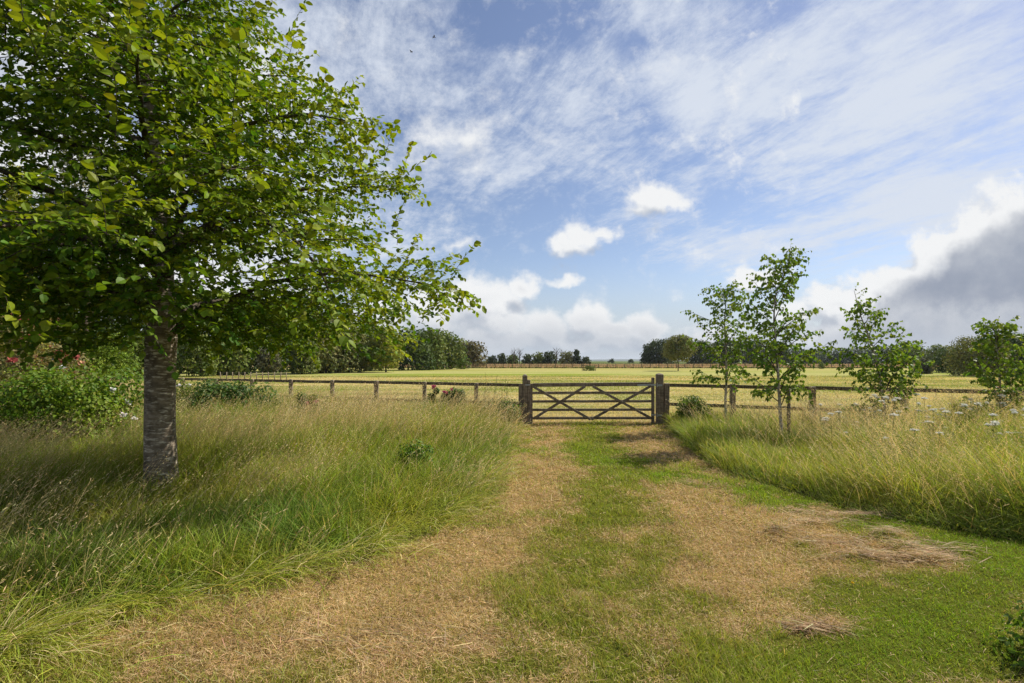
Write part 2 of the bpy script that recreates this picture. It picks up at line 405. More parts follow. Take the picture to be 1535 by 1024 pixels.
fcol = t.mix(t.ramp(py_, 127, 128.5), fcol, (.36,.27,.14,1))
fcol = t.mix(t.ramp(py_, 165, 260), fcol, (.12,.15,.05,1))
fcol = t.mix(t.math('MULTIPLY', t.ramp(b3, .35, .7), .45), fcol, t.mix(1.0, fcol, (.55,.6,.5,1), 'MULTIPLY'))
vat = t.n.new('ShaderNodeAttribute'); vat.attribute_name = 'field'
gc = t.mix(vat.outputs['Fac'], at.outputs[0], fcol)
gc = t.mix(t.math('MULTIPLY', t.ramp(t.noise(tcn.outputs['Object'], 60, 4, .7), .4, .7), .35), gc, t.mix(1.0, gc, (.45,.4,.35,1), 'MULTIPLY'))
pb = t.n.new('ShaderNodeBsdfDiffuse'); t.l.new(gc, pb.inputs[0])
bmp = t.n.new('ShaderNodeBump'); bmp.inputs['Strength'].default_value = .9; bmp.inputs['Distance'].default_value = .05
t.l.new(t.math('ADD', b3, t.noise(tcn.outputs['Object'], 3, 4, .6)), bmp.inputs['Height']); t.l.new(bmp.outputs[0], pb.inputs['Normal'])
t.l.new(pb.outputs[0], out.inputs[0])
ground = make_mesh('ground', np.stack([gx, gy, Zg], 1), [gf], mg, None, near, True)
fa = ground.data.attributes.new('field', 'FLOAT', 'POINT'); fa.data.foreach_set('value', (zn == 3).astype(np.float32))
tag(ground, kind='structure')

# low blue ridge beyond the sea-level plain
mr, t, out = new_mat('distant_land'); pb = t.n.new('ShaderNodeBsdfDiffuse')
tcn = t.n.new('ShaderNodeTexCoord')
t.l.new(t.mix(t.noise(t.vmath('MULTIPLY', tcn.outputs['Object'], (.01,.01,.05)), 1, 4), (.05,.075,.06,1), (.10,.12,.08,1)), pb.inputs[0]); t.l.new(pb.outputs[0], out.inputs[0])
hx = np.linspace(-5200, 5200, 400); hb = 5200
hh = 12+14*vnoise(hx, hx*0, .0016, 4, 4)
hv = np.concatenate([np.stack([hx, hx*0+hb-300, hx*0-2], 1), np.stack([hx, hx*0+hb, hh], 1), np.stack([hx, hx*0+hb+600, hx*0-2], 1)])
k = np.arange(399); hf = np.concatenate([np.stack([k, k+1, k+401, k+400], 1), np.stack([k+400, k+401, k+801, k+800], 1)])
tag(make_mesh('hills', hv, [hf], mr, None, None, True), kind='structure')

# ================================================================== grass
def blades(x, y, z, L, w, az, el, droop, roll, c0, c1, nseg=3, rw=1.0):
    """curved tapering blades; arrays of n"""
    n = len(x); L = np.broadcast_to(L, n); w = np.broadcast_to(w, n)
    K = nseg+1
    P_ = np.zeros((n, K, 3)); P_[:, 0] = np.stack([x, y, z], 1)
    for k_ in range(1, K):
        e = el-droop*((k_-.5)/nseg)
        st = L/nseg
        P_[:, k_, 0] = P_[:, k_-1, 0]+st*np.cos(e)*np.cos(az)
        P_[:, k_, 1] = P_[:, k_-1, 1]+st*np.cos(e)*np.sin(az)
        P_[:, k_, 2] = P_[:, k_-1, 2]+st*np.sin(e)
    sx, sy = -np.sin(az), np.cos(az)
    ux, uy, uz = -np.sin(el)*np.cos(az), -np.sin(el)*np.sin(az), np.cos(el)
    cr, sr = np.cos(roll), np.sin(roll)
    Wv = np.stack([sx*cr+ux*sr, sy*cr+uy*sr, uz*sr], 1)*(w/2)[:, None]
    nv = 2*nseg+1
    Vv = np.zeros((n, nv, 3)); Cc = np.zeros((n, nv, 3))
    for k_ in range(nseg):
        tt = k_/nseg; wf = (1-tt**2.2*.7)*(rw if k_ == 0 else 1)
        Vv[:, 2*k_] = P_[:, k_]-Wv*wf; Vv[:, 2*k_+1] = P_[:, k_]+Wv*wf
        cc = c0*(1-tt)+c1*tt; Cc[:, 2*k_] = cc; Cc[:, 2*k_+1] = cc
    Vv[:, -1] = P_[:, -1]; Cc[:, -1] = c1
    tri = []
    for k_ in range(nseg-1): a = 2*k_; tri += [(a, a+1, a+3), (a, a+3, a+2)]
    a = 2*(nseg-1); tri.append((a, a+1, a+2))
    Fc = (np.array(tri)[None]+(np.arange(n)*nv)[:, None, None]).reshape(-1, 3)
    return Vv.reshape(-1, 3), Fc, Cc.reshape(-1, 3), P_
def join(parts):
    off = 0; vs, fs, cs = [], [], []
    for p_ in parts:
        vs.append(p_[0]); fs.append(p_[1]+off); cs.append(p_[2]); off += len(p_[0])
    return np.concatenate(vs), np.concatenate(fs), np.concatenate(cs)
def scatter(x0, x1, y0, y1, dmax, dens, ok, margin=90):
    n = int((x1-x0)*(y1-y0)*dmax)
    x = rng.uniform(x0, x1, n); y = rng.uniform(y0, y1, n)
    px = 767+F*x/y
    m = (rng.random(n) < dens(x, y)/dmax) & (px > -margin-400/y) & (px < 1535+margin+1100/y)
    x, y = x[m], y[m]
    m = ok(x, y); return x[m], y[m]
def jitc(base, n, amt=.18, val=None):
    base = np.asarray(base, float)
    b = np.tile(base, (n, 1)) if base.ndim == 1 else base
    j = 1+rng.normal(0, amt, (n, 1)); k_ = 1+rng.normal(0, amt*.4, (n, 3))
    return np.clip(b*j*k_, .004, .9)
G1 = np.array((.27,.34,.035)); G2 = np.array((.40,.42,.07)); G3 = np.array((.17,.28,.05)); ST = np.array((.70,.57,.31)); ST2 = np.array((.56,.42,.20))
def lerp(a, b, t_): return a*(1-t_[:, None])+b*t_[:, None]

def meadow(side):
    parts = []; straw = []
    if side == 1:
        box = (-21, 1.0, 2.2, 24); ok = lambda x, y: zone(x, y, 1) == 1
    else:
        box = (3.0, 17, 4.0, 16); ok = lambda x, y: zone(x, y, 1) == 2
    dens = lambda x, y: 2300*np.clip(5.0/y, .16, 1)**1.15
    x, y = scatter(*box, 2300, dens, ok)
    n = len(x)
    # distance to the mown edge lowers the grass
    px = 767+F*x/y; py = HZ+EYE*F/y
    if side == 1: edge = (np.interp(py, LB[:, 0], LB[:, 1])-px)*y/F
    else: edge = (np.interp(px, RB[:, 0], RB[:, 1])-py)/(EYE*F)*y*y
    eh = np.clip(edge/.9, 0, 1) if side == 1 else np.clip(edge/.5, 0, 1)
    tall = .25+.85*np.clip(vnoise(x, y, .8, 11, 3)*1.6-.3, 0, 1)
    clump = vnoise(x, y, 2.2, 12, 3)
    hb = (.14+.50*eh*tall+.34*(clump-.35)*eh)
    hb = hb*np.interp(y, [7.5, 12], [1, 1.35])
    if side == 2: hb = hb*np.interp(px, [1000, 1200, 1300, 1450], [.72, .78, 1.2, 1.4])
    L = hb*rng.uniform(.65, 1.25, n)
    wind = 0.25 if side == 1 else 2.7
    az = wind+rng.normal(0, 1.7, n)
    el = R(82)-np.abs(rng.normal(0, .30, n))-(1-eh)*.35
    w = .0062*np.maximum(1, y/8.0)*rng.uniform(.7, 1.4, n)
    g = vnoise(x, y, .9, 14, 3); g2 = vnoise(x, y, 3, 15, 2)
    c = lerp(G3, G2, np.clip((g-.3)*2, 0, 1)); c = lerp(c, G1, np.clip((g2-.4)*2, 0, 1))
    dryf = (rng.random(n) < .02+.14*vnoise(x, y, 1.2, 19, 2)).astype(float)*.8
    c = lerp(c, ST2, dryf)
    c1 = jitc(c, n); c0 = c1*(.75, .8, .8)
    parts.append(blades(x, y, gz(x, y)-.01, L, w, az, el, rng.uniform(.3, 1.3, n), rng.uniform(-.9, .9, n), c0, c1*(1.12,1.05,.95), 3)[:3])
    # flowering stems with straw seed heads
    ds = lambda x, y: 340*np.clip(5/y, .25, 1)*np.clip(vnoise(x, y, .6, 41, 2)*3.0-.9, .10, 1)*(np.clip((y-3.5)/5, .25, 1) if side == 1 else np.clip((ground_px(x,y)[0]-900)/400, .5, 1))
    x, y = scatter(*box, 340, ds, ok); n = len(x)
    px = 767+F*x/y; py = HZ+EYE*F/y
    if side == 1: edge = (np.interp(py, LB[:, 0], LB[:, 1])-px)*y/F
    else: edge = (np.interp(px, RB[:, 0], RB[:, 1])-py)/(EYE*F)*y*y
    eh = np.clip(edge/1.0, .0, 1)
    if side == 2:
        kk = rng.random(n) < np.clip(.08+.8*edge, 0, 1)*np.interp(px, [1100, 1280], [.75, 1]); x, y, px, eh = x[kk], y[kk], px[kk], eh[kk]; n = len(x)
    L = np.interp(y, [7, 12], [1, 1.3])*(.45+.45*eh)*(np.interp(px, [1150, 1350], [1, 1.2]) if side == 2 else 1)*rng.uniform(.7, 1.2, n)*(.8+.4*vnoise(x, y, .7, 11, 3))
    wind = .15 if side == 1 else 2.9
    az = wind+rng.normal(0, .8 if side == 1 else 1.4, n)
    el = R(77)-np.abs(rng.normal(0, .16, n)); dr = rng.uniform(.25, .9, n)
    fy = np.maximum(1, y/7.0)
    c = jitc(lerp(ST, ST2, rng.random(n)**2.5), n, .15)
    g_ = (G2+ST)/2
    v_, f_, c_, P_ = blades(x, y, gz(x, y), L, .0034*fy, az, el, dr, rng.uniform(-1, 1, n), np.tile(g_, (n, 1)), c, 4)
    straw.append((v_, f_, c_))
    for k_ in range(7):          # spikelets along the top of each stem
        t_ = .70+.30*k_/6
        i0 = np.minimum((t_*4).astype(int) if isinstance(t_, np.ndarray) else int(t_*4), 3); fr = t_*4-i0
        q = P_[:, i0]*(1-fr)+P_[:, i0+1]*fr
        sel = rng.random(n) < (.95 if k_ > 1 else .6)
        q = q[sel]; m_ = len(q); a_ = az[sel]+(1 if k_ % 2 else -1)*rng.uniform(.2, .9, m_)
        Lk = rng.uniform(.022, .050, m_)*(1.15-.4*abs(t_-.85)/.15)
        straw.append(blades(q[:, 0], q[:, 1], q[:, 2], Lk, .0062*fy[sel]*rng.uniform(.7, 1.3, m_), a_, el[sel]-.3-rng.uniform(0, .5, m_), .3, rng.uniform(-1.5, 1.5, m_), c[sel], c[sel]*1.08, 2, .4)[:3])
    if side == 1:
        n = 9000; py = rng.uniform(640, 1010, n)**1.0; pxe = np.interp(py, LB[:, 0], LB[:, 1]); y = EYE*F/(py-HZ); off = np.abs(rng.normal(0, .33, n))*(1-.6*(rng.random(n) < .5))-.25
        x = (pxe-767)/F*y+off; k_ = (vnoise(x, y, 1.9, 91, 3) > .44) & (x/y > -1.15); x, y = x[k_], y[k_]; n = len(x)
        L = rng.uniform(.12, .62, n)*(.4+.9*vnoise(x, y, 1.9, 91, 3)); c = jitc(lerp(lerp(G1, G2, rng.random(n)), ST, (rng.random(n) < .22)*.9), n, .2)
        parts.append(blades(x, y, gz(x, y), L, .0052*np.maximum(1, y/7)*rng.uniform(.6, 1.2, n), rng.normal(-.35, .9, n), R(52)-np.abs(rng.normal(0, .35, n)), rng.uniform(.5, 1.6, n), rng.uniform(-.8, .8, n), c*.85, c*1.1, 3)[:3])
    v_, f_, c_ = join(parts)
    nm = 'left' if side == 1 else 'right'
    o = make_mesh('meadow_grass', v_, [f_], M['grass'], None, c_)
    tag(o, 'long green grass under the big tree left of the mown track' if side == 1 else 'long green grass around the young birches right of the mown track', 'grass', kind='stuff')
    v_, f_, c_ = join(straw)
    o = make_mesh('seeding_grass', v_, [f_], M['straw'], None, c_)
    tag(o, 'straw coloured seed heads leaning over the long grass left of the track' if side == 1 else 'straw coloured seed heads standing in the long grass right of the track', 'grass', kind='stuff')
meadow(1); meadow(2)

def turf():
    ok = lambda x, y: zone(x, y, .5) == 0
    A = []
    box = (-7, 11, 2.0, 16)
    d1 = lambda x, y: 7500*np.clip(3.4/y, .1, 1)**1.35*np.clip(1.15-dry_at(x, y)*1.0, .18, 1)
    x, y = scatter(*box, 7500, d1, ok, 60); n = len(x)
    dr = dry_at(x, y); lush = np.clip(gsum(767+F*x/y, HZ+EYE*F/y, GRN[6:])+.25*gsum(767+F*x/y, HZ+EYE*F/y, GRN[:6]), 0, 1); pat = vnoise(x, y, 2.5, 51, 3)
    rightlawn = ((767+F*x/y) > 1180)*1.0
    L = (.028+.05*pat*(1-.6*rightlawn))*rng.uniform(.6, 1.5, n)
    tuft = (vnoise(x, y, 1.7, 57, 3) > .6) & (rightlawn == 0)
    L[tuft] *= 1.7
    c = lerp(np.array((.30,.33,.045)), np.array((.245,.365,.028)), lush); c = lerp(c, ST2, (rng.random(n) < .10*(1-lush)+.25*dr)*.75)
    c = jitc(c, n, .2)
    A.append(blades(x, y, gz(x, y)-.004, L, .0034*np.maximum(1, y/4.2)*rng.uniform(.6, 1.3, n), rng.uniform(0, 6.28, n), R(80)-np.abs(rng.normal(0, .45, n)),
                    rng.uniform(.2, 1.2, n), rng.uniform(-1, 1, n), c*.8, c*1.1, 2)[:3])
    v_, f_, c_ = join(A)
    tag(make_mesh('short_turf', v_, [f_], M['grass'], None, c_), 'short mown green grass over the track to the gate', 'grass', kind='stuff')
    # cut, dried grass lying on the track
    d2 = lambda x, y: 7000*np.clip(3.4/y, .09, 1)**1.35*np.clip(dry_at(x, y)*1.1, .16*(1-np.clip(gsum(767+F*x/y, HZ+EYE*F/y, GRN), 0, .85)), 1)
    x, y = scatter(*box, 7000, d2, ok, 60); n = len(x)
    L = rng.uniform(.018, .065, n)*np.maximum(1, (y/5))**.3; L[rng.random(n) < .03] *= 2.4
    az = rng.uniform(0, 6.28, n); el = rng.normal(.16, .34, n)
    c = jitc(lerp(np.array((.74,.55,.29)), np.array((.36,.24,.12)), np.clip(rng.random(n)*.6+.8*(vnoise(x, y, 3, 61, 3)-.3), 0, 1)), n, .2)
    v_, f_, c_, _ = blades(x, y, gz(x, y)+rng.uniform(.002, .028, n), L, .0030*np.maximum(1, y/4.0)*rng.uniform(.5, 1.3, n), az, el, rng.uniform(-.3, .8, n), rng.uniform(-.6, .6, n), c, c*.95, 2)
    extra = [(v_, f_, c_)]
    # thicker rolls of hay
    for (a, b, rx, ry, k_) in [(1330,806,15,6,110),(1352,826,14,5,90),(1165,800,16,6,150),(1225,785,60,6,260),(1215,944,34,4,240),(1385,846,55,6,260),(1050,725,40,6,160),(1290,772,70,6,300),(1250,815,60,8,240),(1300,838,50,7,220),(1410,830,50,8,220),(1190,765,50,6,200),(1150,690,10,3,30),(560,960,160,30,260)]:
        pxx = rng.normal(a, rx*.6, k_); pyy = rng.normal(b, ry*.6, k_)
        y = EYE*F/(pyy-HZ); x = (pxx-767)/F*y
        c = jitc(lerp(np.array((.60,.45,.25)), np.array((.26,.18,.10)), rng.random(k_)), k_, .2)
        extra.append(blades(x, y, gz(x, y)+rng.uniform(.005, .045, k_), rng.uniform(.06, .22, k_), .0052*rng.uniform(.5, 1.3, k_), (rng.normal(2.75, .55, k_)+np.pi*(rng.random(k_) < .5)), rng.normal(.05, .14, k_), rng.uniform(-.1, .35, k_), rng.uniform(-.6, .6, k_), c, c, 3)[:3])
    v_, f_, c_ = join(extra)
    tag(make_mesh('dry_cut_grass', v_, [f_], M['straw'], None, c_), 'tan dried grass clippings lying along the wheel tracks', 'cut grass', kind='stuff')
turf()

def field():
    ok = lambda x, y: zone(x, y, 0) == 3
    d = lambda x, y: 420*np.clip(18/y, .05, 1)**1.6
    x, y = scatter(-60, 60, 11.5, 62, 420, d, ok, 40); n = len(x)
    s_ = vnoise(x*.3, y, .5, 71, 3); near_f = np.clip((fence_y(x)+2.2-y)/2, 0, 1)
    L = (.05+.06*rng.random(n)+.28*near_f*(rng.random(n) < .5))*np.maximum(1, y/40)
    c = lerp(np.array((.24,.29,.045)), ST*.95, np.clip((s_-.30)*2.8+.15*np.sin(y*.5)+rng.normal(0, .25, n)+.35*np.clip((26-y)/10, 0, 1), 0, 1)); c = jitc(c, n, .15)
    v_, f_, c_, _ = blades(x, y, np.zeros(n)-.005, L, .011*np.maximum(.8, y/16)*rng.uniform(.6, 1.3, n), rng.uniform(0, 6.28, n), R(70)-np.abs(rng.normal(0, .5, n)), rng.uniform(0, .8, n), rng.uniform(-1, 1, n), c*.9, c, 2)
    tag(make_mesh('field_stubble', v_, [f_], M['grass'], None, c_), 'short yellowing stubble on the mown field beyond the gate', 'grass', kind='stuff')
    n = 26000
    y = rng.uniform(127.6, 160, n); x = rng.uniform(-60, 190, n)
    c = jitc(lerp(np.array((.50,.36,.20)), np.array((.20,.23,.07)), (rng.random(n) < .12)*1.0), n, .15)
    v_, f_, c_, _ = blades(x, y, np.zeros(n), rng.uniform(.7, 1.35, n), .12*rng.uniform(.6, 1.4, n), rng.uniform(0, 6.28, n), R(80)-np.abs(rng.normal(0, .2, n)), rng.uniform(0, .6, n), rng.uniform(-1, 1, n), c*.9, c, 2)
    n = 5000; y = rng.uniform(126.2, 127.4, n); x = rng.uniform(-60, 190, n)
    c = jitc(np.array((.10,.13,.035)), n, .25)
    e_ = blades(x, y, np.zeros(n), rng.uniform(.25, .6, n), .14*rng.uniform(.6, 1.4, n), rng.uniform(0, 6.28, n), R(75)-np.abs(rng.normal(0, .3, n)), rng.uniform(0, .6, n), rng.uniform(-1, 1, n), c*.9, c, 2)[:3]
    v_, f_, c_ = join([(v_, f_, c_), e_])
    tag(make_mesh('rough_grass', v_, [f_], M['straw'], None, c_), 'tall tan grass standing behind the far field fence', 'grass', kind='stuff')
field()

# ================================================================== timber: fences and gate
def post(name, base, w, h, mat, parent, dpt=None, top='bevel', lean=(0,0)):
    """square timber post with a weathered, slightly pyramidal top; base is its foot"""
    mb = MB(); dpt = dpt or w; b = w*.10
    x, y, z = base
    zs = [-.15, .0, h*.33, h*.66, h-.012]
    prof = lambda w_, d_: [(-w_/2+b,-d_/2),(w_/2-b,-d_/2),(w_/2,-d_/2+b),(w_/2,d_/2-b),(w_/2-b,d_/2),(-w_/2+b,d_/2),(-w_/2,d_/2-b),(-w_/2,-d_/2+b)]
    vs = []; f = []
    for i, zz in enumerate(zs):
        j = [random.uniform(-.003,.003) for _ in range(2)]
        for (a_, b_) in prof(w, dpt): vs.append((x+a_+j[0]+lean[0]*zz, y+b_+j[1]+lean[1]*zz, z+zz))
    for (a_, b_) in prof(w*.82, dpt*.82): vs.append((x+a_+lean[0]*h, y+b_+lean[1]*h, z+h+.004))
    rows = len(zs)+1
    if top == 'point':
        for (a_, b_) in prof(w*.35, dpt*.35): vs.append((x+a_+lean[0]*h, y+b_+lean[1]*h, z+h+.03))
        rows += 1
    for i in range(rows-1):
        for j in range(8): f.append((i*8+j, i*8+(j+1)%8, (i+1)*8+(j+1)%8, (i+1)*8+j))
    m = (rows-1)*8
    mb.add(vs, f, [(m, m+j, m+j+1) for j in range(1, 7)])
    return mb.build(name, mat, parent)
def fence(name, pts, label, rails, rail_h, post_h, post_w, mat_p, mat_r, near_side=0, root_at=None):
    r = empty(name, root_at or (pts[0][0], pts[0][1], 0)); tag(r, label, 'fence')
    ox, oy = r.location.x, r.location.y
    P3 = [(p_[0]-ox, p_[1]-oy, 0) for p_ in pts]
    for i, p_ in enumerate(P3):
        post('post', p_, post_w*random.uniform(.92, 1.08), post_h+random.uniform(-.02,.02), mat_p, r, lean=(random.uniform(-.012,.012), random.uniform(-.012,.012)))
    a = Vector(P3[0]); b = Vector(P3[-1]); d = (b-a).normalized(); nrm = Vector((-d.y, d.x, 0))
    if nrm.y < 0: nrm = -nrm
    return r, P3, nrm
# left run of the field fence
d_l = Vector((-.935, .354, 0)).normalized()
lp = [Vector((.25, 14.98, 0)), Vector((-1.08, 15.45, 0))]
while len(lp) < 17: lp.append(lp[-1]+d_l*1.79)
def rails(r, P3, nrm, heights, rh, rt, mat, off, span=2, wob=.004):
    for h in heights:
        i = 0
        while i < len(P3)-1:
            j = min(i+span, len(P3)-1)
            a = Vector(P3[i]); b = Vector(P3[j]); d = (b-a).normalized()
            e = .0 if i == 0 else .002
            mb = MB(); z1 = h+random.uniform(-.015,.015); z2 = h+random.uniform(-.015,.015)
            mb.beam(a+d*e+nrm*off+Vector((0,0,z1)), b-d*.002+nrm*off+Vector((0,0,z2)), rt, rh, wob=wob)
            mb.build('rail', mat, r); i = j
r, P3, nrm = fence('field_fence', lp, 'two rail timber fence running from the gate away to the left behind the long grass', 2, .09, 1.17, .125, M['wood'], M['wood_dark'])
rails(r, P3, nrm, (1.12, .57), .095, .04, M['wood_dark'], .085)
# right run
d_r = Vector((6.9, -3.5, 0)).normalized()
rp = [Vector((4.50, 14.92, 0)), Vector((6.08, 14.1, 0)), Vector((7.78, 13.24, 0)), Vector((9.48, 12.37, 0)), Vector((11.26, 11.47, 0))]
while len(rp) < 8: rp.append(rp[-1]+d_r*1.95)
r, P3, nrm = fence('field_fence', rp, 'two rail timber fence running from the gate to the right behind the young birches', 2, .09, 1.17, .13, M['wood'], M['wood_dark'])
rails(r, P3, nrm, (1.12, .57), .095, .04, M['wood_dark'], .09)
# far fence across the field
fp = [Vector((-32+2.14*i, 127, 0)) for i in range(88)]
r, P3, nrm = fence('distant_fence', fp, 'long low brown post and rail fence crossing the far side of the field', 2, .1, 1.1, .15, M['wood_dark'], M['wood_dark'])
rails(r, P3, nrm, (1.05, .62), .10, .05, M['wood_dark'], .1, span=8)

# gate posts ---------------------------------------------------------
GYY = 14.95
gp = empty('gate_post', (.41, GYY, 0)); tag(gp, 'tall weathered square post left of the gate where its latch closes', 'gate post')
post('post', (-.03, 0, 0), .145, 1.41, M['wood'], gp, top='point')
post('stop_post', (.085, -.03, 0), .085, 1.27, M['wood'], gp, dpt=.1)
mb = MB(); mb.beam((-.02,-.078,1.13),(.11,-.088,1.13),.008,.03); mb.beam((.0,-.085,1.07),(.0,-.085,1.2),.012,.03); mb.build('latch', M['steel'], gp)
gp = empty('gate_post', (4.31, GYY, 0)); tag(gp, 'tall weathered round topped post right of the gate carrying its hinges', 'gate post')
post('post', (0, 0, 0), .195, 1.44, M['wood'], gp, top='point')
for hz_ in (1.12, .25):
    mb = MB(); mb.beam((-.10,-.11,hz_),(.05,-.11,hz_),.012,.05); mb.tube([(-.10,-.12,hz_-.05),(-.10,-.12,hz_+.07)],.014,8)
    for bx in (0,.035): mb.tube([(bx,-.11,hz_),(bx,-.13,hz_)],.012,6)
    mb.build('hinge_pin', M['steel'], gp)
# gate ---------------------------------------------------------------
g = empty('field_gate', (4.15, GYY, 0)); tag(g, 'closed five bar timber field gate with crossed braces and wire netting', 'gate')
X0, X1 = -3.62, -.0     # local x from latch end to heel
post('heel_stile', (-.035, 0, .10), .085, 1.24, M['wood'], g, dpt=.075)
post('latch_stile', (X0+.035, 0, .10), .075, 1.06, M['wood'], g, dpt=.07)
zz = [1.135, .895, .645, .40, .155]
for i, z in enumerate(zz):
    mb = MB(); hh_ = .11 if i == 0 else .078
    mb.beam((X0+.073, 0, z+(.0 if i else -.01)), (-.079, 0, z+(.015 if i == 0 else .005)), .06 if i == 0 else .03, hh_, wob=.0025)
    mb.build('bar', M['wood'], g)
def brace(a, b, off):
    mb = MB(); mb.beam((a[0], off, a[1]), (b[0], off, b[1]), .022, .075, up=(0,0,1)); mb.build('brace', M['wood'], g)
brace((X0+.07, 1.09), (-1.86, .12), -.045); brace((X0+.10, .15), (-2.02, 1.09), -.070)
brace((-1.80, 1.09), (-.12, .17), -.070); brace((-1.84, .12), (-.10, 1.10), -.045)
for z in (1.12, .25):
    mb = MB(); mb.beam((-.10 if z < 1 else -.5, -.040, z+.005), (.045, -.040, z+.005), .008, .045); mb.build('hinge_strap', M['steel'], g)
mb = MB()
for i in range(37): x = X0+.08+i*.094; mb.beam((x, .025, .02), (x, .025, .86), .006, .006, bev=.001)
for i in range(10): z = .03+i*.09; mb.beam((X0+.08, .030, z), (-.08, .032, z), .006, .006, bev=.001)
mb.build('wire_netting', M['wire'], g)

# ================================================================== trees
LT_v = np.array([(0,0,0),(.5,0,-.02),(1,0,-.10),(.16,.27,.05),(.48,.40,.07),(.80,.24,.0),(.16,-.27,.05),(.48,-.40,.07),(.80,-.24,.0)])
LT_f = np.array([(0,1,3),(3,1,4),(4,1,5),(5,1,2),(0,6,1),(6,7,1),(7,8,1),(8,2,1)])
BL_v = np.array([(0,0,0),(.45,0,-.02),(1,0,-.08),(.10,.22,.03),(.35,.40,.05),(.65,.20,.02),(.10,-.22,.03),(.35,-.40,.05),(.65,-.20,.02)])
SM_v = np.array([(0,0,0),(.5,.34,.08),(1,0,-.05),(.5,-.34,.08)]); SM_f = np.array([(0,2,1),(0,3,2)])
def leaf_mesh(pos, dirs, nrm, size, col, tv=LT_v, tf=LT_f):
    n = len(pos)
    d = dirs/(np.linalg.norm(dirs, axis=1)[:, None]+1e-9)
    s_ = np.cross(nrm, d); s_ /= np.linalg.norm(s_, axis=1)[:, None]+1e-9
    w = np.cross(d, s_)
    V_ = pos[:, None]+size[:, None, None]*(tv[None, :, 0:1]*d[:, None]+tv[None, :, 1:2]*s_[:, None]+tv[None, :, 2:3]*w[:, None])
    Fc = (tf[None]+(np.arange(n)*len(tv))[:, None, None]).reshape(-1, 3)
    return V_.reshape(-1, 3), Fc, np.repeat(col, len(tv), 0)
def rdir(n): v_ = rng.normal(0, 1, (n, 3)); return v_/np.linalg.norm(v_, axis=1)[:, None]

def curve(p0, az, e0, e1, L, n=9, wob=.10, daz=0):
    pts = [np.array(p0, float)]; a = az; st = L/(n-1)
    for i in range(1, n):
        t_ = (i-.5)/(n-1); e = e0+(e1-e0)*t_+random.gauss(0, wob); a2 = a+daz*t_+random.gauss(0, wob)
        pts.append(pts[-1]+st*np.array((math.cos(e)*math.cos(a2), math.cos(e)*math.sin(a2), math.sin(e))))
    return np.array(pts)
def at_t(P_, t_):
    q = t_*(len(P_)-1); i = min(int(q), len(P_)-2); f = q-i
    return P_[i]*(1-f)+P_[i+1]*f, P_[i+1]-P_[i]
def radii(r0, r1, n, p_=1.0): return r0+(r1-r0)*np.linspace(0, 1, n)**p_

class Tree:
    def __init__(s): s.wood = MB(); s.lp = []; s.ld = []; s.ln = []; s.ls = []; s.lc = []
    def leaf(s, p_, d, nr, size, tone): s.lp.append(p_); s.ld.append(d); s.ln.append(nr); s.ls.append(size); s.lc.append(tone)
    def twig(s, p0, d, L, gap, size, tone, up=.9, hang=0.0, rad=.0028):
        n = max(2, int(L/gap)); d = d/np.linalg.norm(d)
        q = [np.array(p0)]; dd = d.copy()
        for i in range(3):
            dd = dd+np.array((random.gauss(0,.12), random.gauss(0,.12), random.gauss(-.05-hang*.3,.10))); dd /= np.linalg.norm(dd); q.append(q[-1]+dd*L/3)
        q = np.array(q); s.wood.tube(q, radii(rad, rad*.35, 4), 3, cap=False)
        for i in range(n):
            t_ = (i+.7)/n; p_, dr = at_t(q, min(t_, 1)); dr = dr/np.linalg.norm(dr)
            sd_ = np.cross(dr, (0,0,1)); sd_ = sd_/(np.linalg.norm(sd_)+1e-6)*(1 if i % 2 else -1)
            ld = dr*random.uniform(.3, .9)+sd_*random.uniform(.5, 1.1)+np.array((0, 0, random.uniform(-.55, .25)-hang))
            nr = np.array((random.gauss(0,.62), random.gauss(-.12,.62), up))
            if hang: nr = nr*(1-hang)+np.array((random.gauss(0,1), random.gauss(0,1), .2))*hang
            s.leaf(p_, ld, nr, size*random.uniform(.65, 1.2), tone)
        p_, dr = at_t(q, 1); s.leaf(p_, dr+np.array((0,0,-.2-hang)), np.array((random.gauss(0,.3), random.gauss(0,.3), up)), size*.95, tone)
    def finish(s, name, loc, label, cat, wood_mat, leaf_mat, tones, tv=LT_v, tf=LT_f, group=None, trunk=None, leaf_name='crown'):
        r = empty(name, loc); tag(r, label, cat, group)
        if trunk is not None: trunk.build('trunk', wood_mat, r, True)
        if s.wood.n: s.wood.build('branches' if trunk is not None else 'trunk', M['twig'] if trunk is not None else wood_mat, r, True)
        pos = np.array(s.lp); n = len(pos); tone = np.array(s.lc)
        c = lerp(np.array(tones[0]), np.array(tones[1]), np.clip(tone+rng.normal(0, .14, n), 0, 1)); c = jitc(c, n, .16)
        v_, f_, c_ = leaf_mesh(pos, np.array(s.ld), np.array(s.ln), np.array(s.ls), c, tv, tf)
        make_mesh(leaf_name, v_, [f_], leaf_mat, r, c_)
        return r

